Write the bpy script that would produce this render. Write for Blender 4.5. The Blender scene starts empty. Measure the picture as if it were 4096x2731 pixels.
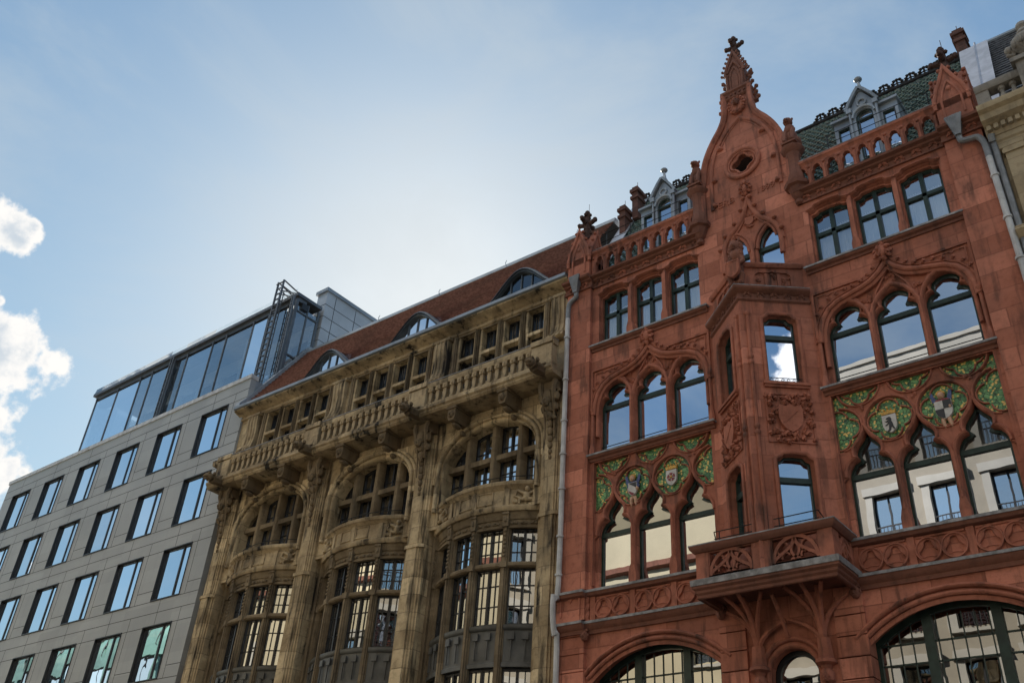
import bpy, bmesh, math, random
from math import sin, cos, pi, radians, sqrt, atan2
from mathutils import Vector, Matrix
from mathutils.geometry import tessellate_polygon
random.seed(7)
SC = bpy.context.scene
COL = SC.collection

# ------------------------------------------------------------------ camera
cam = bpy.data.cameras.new('camera')
cam.sensor_fit = 'HORIZONTAL'; cam.sensor_width = 36.0; cam.lens = 32.886
cam.clip_start = 0.1; cam.clip_end = 3000
camo = bpy.data.objects.new('camera', cam); COL.objects.link(camo)
_R = ((0.77768571, 0.30503507, 0.5496895), (0.62553492, -0.46246072, -0.62835988), (0.062538, 0.83251648, -0.55045918))
camo.matrix_world = Matrix.Translation((0, -18, 1.7)) @ Matrix(_R).to_4x4()
SC.camera = camo

# ------------------------------------------------------------------ light and sky
SUN_AZ, SUN_EL = -47.0, 35.5            # azimuth from +Y towards +X, elevation (degrees)
sdir = Vector((sin(radians(SUN_AZ))*cos(radians(SUN_EL)), cos(radians(SUN_AZ))*cos(radians(SUN_EL)), sin(radians(SUN_EL))))
sl = bpy.data.lights.new('sun', 'SUN'); sl.energy = 2.7; sl.angle = radians(0.5); sl.color = (1.0, 0.93, 0.82)
slo = bpy.data.objects.new('sun', sl); COL.objects.link(slo)
slo.rotation_euler = sdir.to_track_quat('Z', 'Y').to_euler()
SC.view_settings.view_transform = 'Standard'; SC.view_settings.look = 'None'
SC.view_settings.exposure = 1.95; SC.view_settings.gamma = 1.0

class NT:
    """small helper for building node trees"""
    def __init__(s, tree): s.t = tree; s.n = tree.nodes; s.l = tree.links
    def new(s, typ, **kw):
        n = s.n.new(typ)
        for k, v in kw.items(): setattr(n, k, v)
        return n
    def link(s, a, b): s.l.new(a, b)
    def setin(s, sock, v):
        if hasattr(v, 'bl_idname') and hasattr(v, 'is_output'): s.l.new(v, sock)
        else: sock.default_value = v
    def math(s, op, a, b=0.0, c=0.0, clamp=False):
        n = s.new('ShaderNodeMath', operation=op, use_clamp=clamp)
        for i, v in enumerate((a, b, c)): s.setin(n.inputs[i], v)
        return n.outputs[0]
    def vmath(s, op, a, b=(0, 0, 0)):
        n = s.new('ShaderNodeVectorMath', operation=op)
        s.setin(n.inputs[0], a); s.setin(n.inputs[1], b)
        return n.outputs['Value'] if op in ('DOT_PRODUCT', 'LENGTH', 'DISTANCE') else n.outputs[0]
    def mix(s, f, a, b, mode='MIX'):
        n = s.new('ShaderNodeMix', data_type='RGBA', blend_type=mode)
        s.setin(n.inputs[0], f)
        for i, v in ((6, a), (7, b)):
            if isinstance(v, tuple) and len(v) == 3: v = v+(1,)
            s.setin(n.inputs[i], v)
        return n.outputs[2]
    def noise(s, vec, scale, detail=4, rough=0.55, dist=0.0, dim='3D'):
        n = s.new('ShaderNodeTexNoise'); n.noise_dimensions = dim
        if vec is not None: s.link(vec, n.inputs['Vector'])
        n.inputs['Scale'].default_value = scale; n.inputs['Detail'].default_value = detail
        n.inputs['Roughness'].default_value = rough; n.inputs['Distortion'].default_value = dist
        return n.outputs[0]
    def ramp(s, f, lo, hi, a=0.0, b=1.0):
        n = s.new('ShaderNodeMapRange'); n.clamp = True; n.interpolation_type = 'SMOOTHSTEP'
        s.setin(n.inputs[0], f); n.inputs[1].default_value = lo; n.inputs[2].default_value = hi
        n.inputs[3].default_value = a; n.inputs[4].default_value = b
        return n.outputs[0]

SHO = 7.5
w = bpy.data.worlds.new('World'); SC.world = w; w.use_nodes = True
W = NT(w.node_tree); W.n.clear()
sky = W.new('ShaderNodeTexSky'); sky.sky_type = 'NISHITA'; sky.sun_disc = False
sky.sun_elevation = radians(SUN_EL); sky.sun_rotation = radians(SUN_AZ)
sky.altitude = 50; sky.air_density = 1.0; sky.dust_density = 0.45; sky.ozone_density = 2.5
tc = W.new('ShaderNodeTexCoord'); dirv = tc.outputs['Generated']
# cumulus low over the left end of the street and more behind the viewer, for the windows and as added fill
blobs = [((-0.8255, 0.3949, 0.4034), 0.05), ]
CLOUDS = []                              # (direction, angular radius) filled below
def cdir(px, py):
    v = Vector(((px*4096/2352-2048)/3741.64, -(py*4096/2352-1365.5)/3741.64, -1.0))
    return (Matrix(_R) @ v).normalized()
for px, py, r in ((10, 520, 60), (55, 545, 45), (80, 520, 22), (-20, 800, 110), (60, 800, 62), (110, 835, 48), (25, 860, 75), (142, 845, 22), (-10, 1075, 80), (30, 1060, 35), (55, 1085, 25), (-40, 950, 55), (-60, 650, 60), (0, 690, 16)):
    CLOUDS.append((cdir(px, py), r/2149.0))
for d, r in (((0.76, -0.44, 0.50), 0.07), ((-0.93, -0.25, 0.27), 0.10), ((0.35, -0.75, 0.42), 0.12), ((0.05, -0.42, 0.90), 0.30), ((-0.45, -0.30, 0.84), 0.30), ((0.50, -0.30, 0.81), 0.30), ((-0.15, -0.10, 0.98), 0.22), ((-0.75, -0.25, 0.62), 0.16)):  # wide overhead ones are unseen, put in to light the facades from above
    CLOUDS.append((Vector(d).normalized(), r))
acc = None
for d, r in CLOUDS:
    dist = W.vmath('DISTANCE', dirv, tuple(d))
    v = W.math('SUBTRACT', 1.0, W.math('DIVIDE', dist, r))
    acc = v if acc is None else W.math('SMOOTH_MAX', acc, v, 0.25)
nz1 = W.noise(dirv, 26, 9, 0.58)
nz2 = W.noise(dirv, 75, 6, 0.6)
fld = W.math('ADD', acc, W.math('ADD', W.math('MULTIPLY', W.math('SUBTRACT', nz1, 0.5), 2.3), W.math('MULTIPLY', W.math('SUBTRACT', nz2, 0.5), 0.8)))
cmask = W.ramp(fld, 0.05, 0.5)
# thin high haze gives the blue its milky patches
wisp = W.ramp(W.noise(W.vmath('MULTIPLY', dirv, (1.0, 1.0, 2.2)), 3.1, 7, 0.6, 0.5), 0.38, 0.76, 0.06, 0.40)
inner = W.ramp(fld, 0.25, 1.25)
ccol = W.mix(W.math('MULTIPLY', inner, W.ramp(W.noise(dirv, 34, 5, 0.6), 0.38, 0.62)), (4.3, 4.2, 4.05), (2.6, 2.9, 3.2))
skc = W.mix(wisp, W.vmath('MULTIPLY', sky.outputs[0], (0.78, 0.95, 1.03)), (4.3, 5.1, 5.8))
# soft shoulder: the hazy air round the sun levels off instead of growing without limit
gm = W.new('ShaderNodeGamma'); W.link(W.vmath('DIVIDE', skc, (5, 5, 5)), gm.inputs[0]); gm.inputs[1].default_value = 1.22
skg = W.vmath('MULTIPLY', gm.outputs[0], (5, 5, 5))
sh = W.vmath('DIVIDE', skg, W.vmath('ADD', (1, 1, 1), W.vmath('DIVIDE', skg, (SHO, SHO*0.88, SHO*0.78))))
# clouds on the far side from the sun are lit from the front; boosted here as fill for the facades
sepd = W.new('ShaderNodeSeparateXYZ'); W.link(dirv, sepd.inputs[0])
front = W.ramp(sepd.outputs[1], 0.15, -0.25, 1.0, 1.8)
cl2 = W.vmath('MULTIPLY', ccol, front)
sh = W.mix(cmask, sh, cl2)
bg = W.new('ShaderNodeBackground'); W.link(sh, bg.inputs[0]); bg.inputs[1].default_value = 0.062
out = W.new('ShaderNodeOutputWorld'); W.link(bg.outputs[0], out.inputs[0])

# ------------------------------------------------------------------ materials
def mat(name):
    m = bpy.data.materials.new(name); m.use_nodes = True
    t = NT(m.node_tree); t.n.clear()
    o = t.new('ShaderNodeOutputMaterial'); p = t.new('ShaderNodeBsdfPrincipled')
    t.link(p.outputs[0], o.inputs[0])
    return m, t, p, o
def objxz(t):
    tc = t.new('ShaderNodeTexCoord'); return tc.outputs['Object']
def stone(name, base, light, dark, soot, bw=0.9, bh=0.42, joint=0.012, sootamt=0.4, var=0.5, rough=0.85, streak=0.5, grain=0.35):
    m, t, p, o = mat(name)
    oc = objxz(t)
    sep = t.new('ShaderNodeSeparateXYZ'); t.link(oc, sep.inputs[0])
    cmb = t.new('ShaderNodeCombineXYZ')
    t.link(t.math('ADD', sep.outputs[0], t.math('MULTIPLY', sep.outputs[1], 0.8)), cmb.inputs[0]); t.link(sep.outputs[2], cmb.inputs[1])
    br = t.new('ShaderNodeTexBrick'); t.link(cmb.outputs[0], br.inputs['Vector'])
    br.inputs['Scale'].default_value = 1.0; br.inputs['Brick Width'].default_value = bw; br.inputs['Row Height'].default_value = bh
    br.inputs['Mortar Size'].default_value = joint; br.inputs['Mortar Smooth'].default_value = 0.3; br.inputs['Bias'].default_value = 0.0
    br.inputs['Color1'].default_value = (0, 0, 0, 1); br.inputs['Color2'].default_value = (1, 1, 1, 1); br.inputs['Mortar'].default_value = (0.45, 0.45, 0.45, 1)
    blk = t.new('ShaderNodeSeparateColor'); t.link(br.outputs['Color'], blk.inputs[0])
    n1 = t.noise(oc, 1.1, 6, 0.6)
    bl2 = t.ramp(blk.outputs[0], 0.12, 0.88)
    f = t.math('ADD', t.math('MULTIPLY', bl2, var), t.math('MULTIPLY', t.ramp(n1, 0.3, 0.7), 1.0-var), clamp=True)
    c = t.mix(f, base, light)
    if joint > 0: c = t.mix(t.math('MULTIPLY', t.math('GREATER_THAN', blk.outputs[0], 0.86), 0.55), c, tuple(min(1, x*1.22) for x in light))
    n2 = t.noise(oc, 7.0, 8, 0.65)
    c = t.mix(t.ramp(n2, 0.45, 0.75, 0, 0.45), c, dark)
    n3 = t.noise(t.vmath('MULTIPLY', oc, (3.2, 3.2, 0.45)), 1.2, 6, 0.6, 0.3)
    n4 = t.noise(oc, 0.55, 5, 0.6)
    s = t.math('MULTIPLY', t.ramp(n3, 0.50, 0.66), streak)
    s = t.math('MULTIPLY', t.math('ADD', s, t.ramp(n4, 0.50, 0.62, 0, 1-streak)), sootamt, clamp=True)
    c = t.mix(s, c, soot)
    if joint > 0: c = t.mix(t.math('MULTIPLY', br.outputs['Fac'], 0.4), c, dark)
    n5 = t.noise(oc, 42.0, 4, 0.7)
    c = t.mix(t.ramp(n5, 0.5, 0.85, 0, grain), c, dark)
    t.link(c, p.inputs['Base Color']); p.inputs['Roughness'].default_value = rough
    p.inputs['Specular IOR Level'].default_value = 0.25
    bmp = t.new('ShaderNodeBump'); bmp.inputs['Strength'].default_value = 0.5; bmp.inputs['Distance'].default_value = 0.02
    h = t.math('ADD', t.math('MULTIPLY', n5, 0.5), t.math('ADD', n2, t.math('MULTIPLY', br.outputs['Fac'], -0.9 if joint > 0 else 0.0)))
    t.link(h, bmp.inputs['Height']); t.link(bmp.outputs[0], p.inputs['Normal'])
    return m
def plain(name, c, rough=0.6, metal=0.0, var=0.12, scale=3.0, spec=0.4, bump=0.0, dirt=None):
    m, t, p, o = mat(name)
    oc = objxz(t); n = t.noise(oc, scale, 6, 0.6)
    d = tuple(x*(1-var*2) for x in c); l = tuple(min(1, x*(1+var)) for x in c)
    cc = t.mix(t.ramp(n, 0.3, 0.7), d, l)
    if dirt:
        n3 = t.noise(t.vmath('MULTIPLY', oc, (4, 4, 0.5)), 1.5, 5, 0.6)
        cc = t.mix(t.ramp(n3, 0.48, 0.75, 0, 0.6), cc, dirt)
    t.link(cc, p.inputs['Base Color'])
    p.inputs['Roughness'].default_value = rough; p.inputs['Metallic'].default_value = metal; p.inputs['Specular IOR Level'].default_value = spec
    if bump:
        b = t.new('ShaderNodeBump'); b.inputs['Strength'].default_value = bump; b.inputs['Distance'].default_value = 0.02
        t.link(t.noise(oc, scale*8, 5, 0.6), b.inputs['Height']); t.link(b.outputs[0], p.inputs['Normal'])
    return m
def glass(name, refl=0.42, tint=(0.45, 0.5, 0.5), gcol=(0.93, 0.96, 1.0), wave=0.02, wscale=1.3):
    m, t, p, o = mat(name); t.n.remove(p)
    tr = t.new('ShaderNodeBsdfTransparent'); tr.inputs[0].default_value = tint+(1,)
    gl = t.new('ShaderNodeBsdfGlossy'); gl.inputs['Color'].default_value = gcol+(1,); gl.inputs['Roughness'].default_value = 0.0
    oi = t.new('ShaderNodeObjectInfo')
    oc = objxz(t)
    off = t.new('ShaderNodeCombineXYZ'); t.link(t.math('MULTIPLY', oi.outputs['Random'], 40.0), off.inputs[0])
    b = t.new('ShaderNodeBump'); b.inputs['Strength'].default_value = 1.0; b.inputs['Distance'].default_value = wave
    t.link(t.noise(t.vmath('ADD', oc, off.outputs[0]), wscale, 2, 0.4), b.inputs['Height']); t.link(b.outputs[0], gl.inputs['Normal'])
    fr = t.new('ShaderNodeFresnel'); fr.inputs['IOR'].default_value = 1.5
    f = t.math('ADD', refl, t.math('MULTIPLY', fr.outputs[0], 1.0-refl))
    f = t.math('ADD', f, t.math('MULTIPLY', t.math('SUBTRACT', oi.outputs['Random'], 0.6), 0.28), clamp=True)   # every pane a little different
    mx = t.new('ShaderNodeMixShader'); t.link(f, mx.inputs[0]); t.link(tr.outputs[0], mx.inputs[1]); t.link(gl.outputs[0], mx.inputs[2])
    t.link(mx.outputs[0], o.inputs[0])
    return m

M = {}
M['red'] = stone('red_sandstone_ashlar', (0.305, 0.106, 0.065), (0.54, 0.208, 0.138), (0.155, 0.055, 0.036), (0.050, 0.030, 0.025), 0.95, 0.46, 0.014, 0.75, 0.5, streak=0.6, grain=0.45)
M['redc'] = stone('red_sandstone_carved', (0.29, 0.102, 0.063), (0.48, 0.180, 0.118), (0.14, 0.051, 0.035), (0.045, 0.028, 0.024), 0.95, 0.46, 0.0, 0.95, 0.3, grain=0.45)
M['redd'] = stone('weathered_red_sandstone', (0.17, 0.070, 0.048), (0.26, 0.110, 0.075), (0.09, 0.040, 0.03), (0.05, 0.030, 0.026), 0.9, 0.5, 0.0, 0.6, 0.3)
M['yel'] = stone('brown_sandstone_ashlar', (0.235, 0.170, 0.095), (0.64, 0.505, 0.315), (0.085, 0.061, 0.036), (0.020, 0.017, 0.014), 1.0, 0.5, 0.014, 1.25, 0.3, streak=0.6, grain=0.45)
M['yelc'] = stone('brown_sandstone_carved', (0.21, 0.152, 0.088), (0.58, 0.455, 0.285), (0.078, 0.056, 0.035), (0.020, 0.017, 0.014), 1.0, 0.5, 0.0, 1.25, 0.3, grain=0.45)
M['sootred'] = plain('soot_black_sandstone', (0.085, 0.052, 0.044), 0.9, 0.0, 0.2, 6, 0.1)
M['yelm'] = stone('recess_shaded_brown_sandstone', (0.135, 0.099, 0.060), (0.29, 0.225, 0.142), (0.085, 0.06, 0.038), (0.032, 0.026, 0.021), 1.0, 0.5, 0.0, 0.9, 0.3)  # stained brown stone for recessed parts, darkened with recess shade in its colour
M['yeld'] = stone('sooty_brown_sandstone', (0.13, 0.095, 0.06), (0.24, 0.175, 0.10), (0.07, 0.05, 0.033), (0.03, 0.024, 0.02), 1.0, 0.5, 0.0, 0.7, 0.3)
M['beige'] = stone('beige_limestone', (0.33, 0.255, 0.155), (0.47, 0.38, 0.25), (0.20, 0.15, 0.09), (0.07, 0.055, 0.042), 1.1, 0.5, 0.010, 0.6, 0.4)
M['urn'] = stone('grey_weathered_stone', (0.20, 0.18, 0.155), (0.36, 0.33, 0.29), (0.10, 0.09, 0.08), (0.045, 0.04, 0.037), 1.0, 0.5, 0.0, 0.6, 0.3)
M['ledge'] = plain('grey_lead_flashing', (0.27, 0.265, 0.27), 0.55, 0.0, 0.25, 5.0, 0.4, 0.2, (0.12, 0.11, 0.11))
M['zinc'] = plain('zinc_sheet', (0.27, 0.30, 0.33), 0.42, 0.35, 0.15, 1.5, 0.5, 0.05)
M['zincl'] = plain('bright_zinc_sheet', (0.42, 0.43, 0.47), 0.35, 0.45, 0.12, 2.5, 0.5, 0.1)
M['slate'] = plain('slate_tiles', (0.18, 0.19, 0.21), 0.45, 0.0, 0.3, 9, 0.5, 0.4)
M['frame'] = plain('dark_green_window_paint', (0.018, 0.038, 0.030), 0.4, 0.0, 0.2, 6, 0.4)
M['dark'] = plain('dark_window_frame', (0.02, 0.021, 0.024), 0.35, 0.1, 0.1, 6, 0.4)
M['iron'] = plain('black_wrought_iron', (0.018, 0.018, 0.02), 0.5, 0.4, 0.1, 6, 0.4)
M['steel'] = plain('painted_steel', (0.115, 0.12, 0.13), 0.4, 0.5, 0.1, 3, 0.5)
M['room'] = plain('dim_room_interior', (0.018, 0.017, 0.016), 0.9, 0.0, 0.2, 0.8, 0.1)
M['blind'] = plain('pale_interior_blind', (0.30, 0.30, 0.29), 0.9, 0.0, 0.1, 1.0, 0.1)
M['glass'] = glass('window_glass', 0.76, gcol=(0.86, 0.91, 1.0), wave=0.0008)
M['glassd'] = glass('dark_dormer_glass', 0.10, (0.3, 0.3, 0.3), wave=0.002)
M['glassh'] = glass('dim_upper_glass', 0.20, (0.9, 0.9, 0.9), wave=0.001)
M['glasse'] = glass('thin_edge_glass', 0.06, (0.92, 0.96, 0.97), (0.30, 0.33, 0.35), wave=0.001)
M['glasst'] = glass('light_window_glass', 0.45, (0.86, 0.90, 0.92), wave=0.0012)
M['glassm'] = glass('office_window_glass', 0.84, (0.3, 0.33, 0.34), (0.96, 0.98, 1.0), 0.004, 0.9)
M['glassp'] = glass('clear_screen_glass', 0.42, (0.85, 0.92, 0.96), (0.93, 0.97, 1.0), 0.002, 0.8)
M['glassy'] = glass('old_wavy_glass', 0.55, (0.4, 0.4, 0.38), (0.95, 0.96, 0.95), 0.0014, 1.6)
M['pipe'] = plain('pale_painted_pipe', (0.50, 0.50, 0.50), 0.45, 0.0, 0.12, 3, 0.4, 0.0, (0.25, 0.22, 0.2))
M['pipeg'] = plain('grey_zinc_pipe', (0.21, 0.215, 0.22), 0.45, 0.3, 0.15, 4, 0.4)
M['gold'] = plain('gilded_ceramic', (0.62, 0.36, 0.08), 0.35, 0.3, 0.2, 20, 0.5)
M['cwhite'] = plain('white_ceramic', (0.52, 0.50, 0.47), 0.4, 0.0, 0.1, 10, 0.5)
M['cblack'] = plain('black_ceramic', (0.025, 0.024, 0.026), 0.4, 0.0, 0.1, 10, 0.5)
M['cred'] = plain('crimson_ceramic', (0.22, 0.035, 0.045), 0.4, 0.0, 0.1, 10, 0.5)
M['cblue'] = plain('blue_ceramic', (0.06, 0.085, 0.22), 0.4, 0.0, 0.2, 10, 0.5)
M['skin'] = plain('flesh_ceramic', (0.52, 0.31, 0.20), 0.45, 0.0, 0.1, 10, 0.4)
M['curtain'] = plain('white_net_curtain', (0.84, 0.86, 0.90), 0.9, 0.0, 0.05, 2, 0.1)
M['bronze'] = plain('grey_metal_apron', (0.105, 0.105, 0.10), 0.5, 0.25, 0.2, 1.3, 0.4, 0.05)
M['brick'] = stone('chimney_brick', (0.09, 0.042, 0.033), (0.15, 0.070, 0.052), (0.10, 0.05, 0.04), (0.05, 0.035, 0.03), 0.25, 0.08, 0.01, 0.6, 0.6)
M['cream'] = plain('cream_render', (0.42, 0.365, 0.255), 0.9, 0.0, 0.05, 0.6, 0.2)
M['white'] = plain('white_stucco', (0.36, 0.34, 0.305), 0.85, 0.0, 0.05, 1.0, 0.2)
M['panel2'] = plain('pale_stone_cladding', (0.27, 0.24, 0.195), 0.85, 0.0, 0.06, 0.8, 0.2)
M['greenglass'] = plain('green_glazing', (0.10, 0.20, 0.17), 0.12, 0.0, 0.3, 0.25, 0.8)
M['tarmac'] = plain('asphalt', (0.05, 0.05, 0.052), 0.9, 0.0, 0.2, 6, 0.2, 0.3)
M['paving'] = stone('granite_paving', (0.22, 0.21, 0.20), (0.30, 0.29, 0.27), (0.14, 0.13, 0.12), (0.1, 0.1, 0.1), 0.8, 0.8, 0.012, 0.3, 0.5)

def modern_panel():
    m, t, p, o = mat('grey_fibre_cement_panels')
    oc = objxz(t); sep = t.new('ShaderNodeSeparateXYZ'); t.link(oc, sep.inputs[0])
    n = t.noise(oc, 0.5, 4, 0.5); n2 = t.noise(oc, 30, 4, 0.6)
    c = t.mix(t.ramp(n, 0.3, 0.7), (0.312, 0.330, 0.345), (0.365, 0.380, 0.390))
    cell = t.new('ShaderNodeCombineXYZ'); t.link(t.math('FLOOR', t.math('DIVIDE', t.math('ADD', sep.outputs[0], 1.12), 1.595)), cell.inputs[0]); t.link(t.math('FLOOR', t.math('DIVIDE', sep.outputs[2], 0.49)), cell.inputs[1])
    wn = t.new('ShaderNodeTexWhiteNoise'); t.link(cell.outputs[0], wn.inputs[0])
    c = t.mix(t.math('MULTIPLY', wn.outputs[0], 0.36), c, (0.22, 0.228, 0.232))
    c = t.mix(t.ramp(n2, 0.4, 0.8, 0, 0.25), c, (0.24, 0.248, 0.252))
    n3 = t.noise(t.vmath('MULTIPLY', oc, (5, 5, 0.35)), 1.0, 5, 0.6)
    c = t.mix(t.ramp(n3, 0.52, 0.8, 0, 0.3), c, (0.20, 0.206, 0.208))
    t.link(c, p.inputs['Base Color']); p.inputs['Roughness'].default_value = 0.6; p.inputs['Specular IOR Level'].default_value = 0.35
    return m
M['panel'] = modern_panel()
M['panelw'] = plain('pale_grey_metal_panel', (0.40, 0.42, 0.45), 0.4, 0.2, 0.08, 0.7, 0.4)
M['joint'] = plain('dark_panel_joint', (0.05, 0.05, 0.052), 0.8, 0.0, 0.05, 3, 0.1)

def majolica():
    m, t, p, o = mat('glazed_oak_leaf_majolica')
    oc = objxz(t); sep = t.new('ShaderNodeSeparateXYZ'); t.link(oc, sep.inputs[0])
    cmb = t.new('ShaderNodeCombineXYZ'); t.link(sep.outputs[0], cmb.inputs[0]); t.link(sep.outputs[2], cmb.inputs[1])
    ds = t.new('ShaderNodeTexNoise'); t.link(cmb.outputs[0], ds.inputs['Vector']); ds.inputs['Scale'].default_value = 14; ds.inputs['Detail'].default_value = 2
    v = t.vmath('ADD', cmb.outputs[0], t.vmath('MULTIPLY', t.vmath('SUBTRACT', ds.outputs[1], (0.5, 0.5, 0.5)), (0.07, 0.07, 0)))
    vo = t.new('ShaderNodeTexVoronoi'); vo.feature = 'F1'; t.link(v, vo.inputs['Vector']); vo.inputs['Scale'].default_value = 10.5
    ve = t.new('ShaderNodeTexVoronoi'); ve.feature = 'DISTANCE_TO_EDGE'; t.link(v, ve.inputs['Vector']); ve.inputs['Scale'].default_value = 10.5
    rs = t.new('ShaderNodeSeparateColor'); t.link(vo.outputs['Color'], rs.inputs[0])
    c = t.mix(rs.outputs[0], (0.045, 0.150, 0.055), (0.17, 0.38, 0.14))
    c = t.mix(t.ramp(ve.outputs[0], 0.0, 0.11, 1.0, 0.0), c, (0.020, 0.050, 0.018))
    v2 = t.new('ShaderNodeTexVoronoi'); t.link(v, v2.inputs['Vector']); v2.inputs['Scale'].default_value = 16.0
    r2 = t.new('ShaderNodeSeparateColor'); t.link(v2.outputs['Color'], r2.inputs[0])
    g = t.math('MULTIPLY', t.math('GREATER_THAN', r2.outputs[1], 0.52), t.ramp(v2.outputs['Distance'], 0.34, 0.52, 1.0, 0.0))
    c = t.mix(g, c, (0.78, 0.52, 0.14))
    t.link(c, p.inputs['Base Color']); p.inputs['Roughness'].default_value = 0.35
    b = t.new('ShaderNodeBump'); b.inputs['Strength'].default_value = 0.6; b.inputs['Distance'].default_value = 0.03
    t.link(ve.outputs[0], b.inputs['Height']); t.link(b.outputs[0], p.inputs['Normal'])
    return m
M['maj'] = majolica()
def tiles(name, a, b, dk, rough, scale, row=0):
    m, t, p, o = mat(name); oc = objxz(t)
    n = t.noise(oc, scale, 3, 0.6); n2 = t.noise(oc, 0.8, 5, 0.6)
    c = t.mix(t.ramp(n, 0.35, 0.65), a, b); c = t.mix(t.ramp(n2, 0.45, 0.75, 0, 0.6), c, dk)
    if row:                                            # shadow gap under every course, painted as a dark line at its butt
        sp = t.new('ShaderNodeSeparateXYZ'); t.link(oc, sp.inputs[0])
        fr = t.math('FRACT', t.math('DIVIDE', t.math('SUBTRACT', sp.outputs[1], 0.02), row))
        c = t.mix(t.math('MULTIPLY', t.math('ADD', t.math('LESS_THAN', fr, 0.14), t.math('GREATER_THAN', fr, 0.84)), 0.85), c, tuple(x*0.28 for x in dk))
    t.link(c, p.inputs['Base Color']); p.inputs['Roughness'].default_value = rough
    if rough < 0.3: p.inputs['Specular IOR Level'].default_value = 1.0; p.inputs['Coat Weight'].default_value = 1.0; p.inputs['Coat IOR'].default_value = 2.2; p.inputs['Coat Roughness'].default_value = 0.12
    return m
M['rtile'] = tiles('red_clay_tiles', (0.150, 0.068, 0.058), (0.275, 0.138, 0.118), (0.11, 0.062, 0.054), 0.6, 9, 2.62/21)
M['zincd'] = plain('dark_weathered_zinc', (0.075, 0.090, 0.105), 0.45, 0.3, 0.15, 1.5, 0.4)
M['terra'] = plain('dark_glazed_terracotta', (0.030, 0.028, 0.028), 0.8, 0.0, 0.2, 4, 0.1)
M['gtile'] = tiles('green_glazed_tiles', (0.075, 0.130, 0.115), (0.16, 0.245, 0.220), (0.05, 0.085, 0.075), 0.22, 7)

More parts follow.
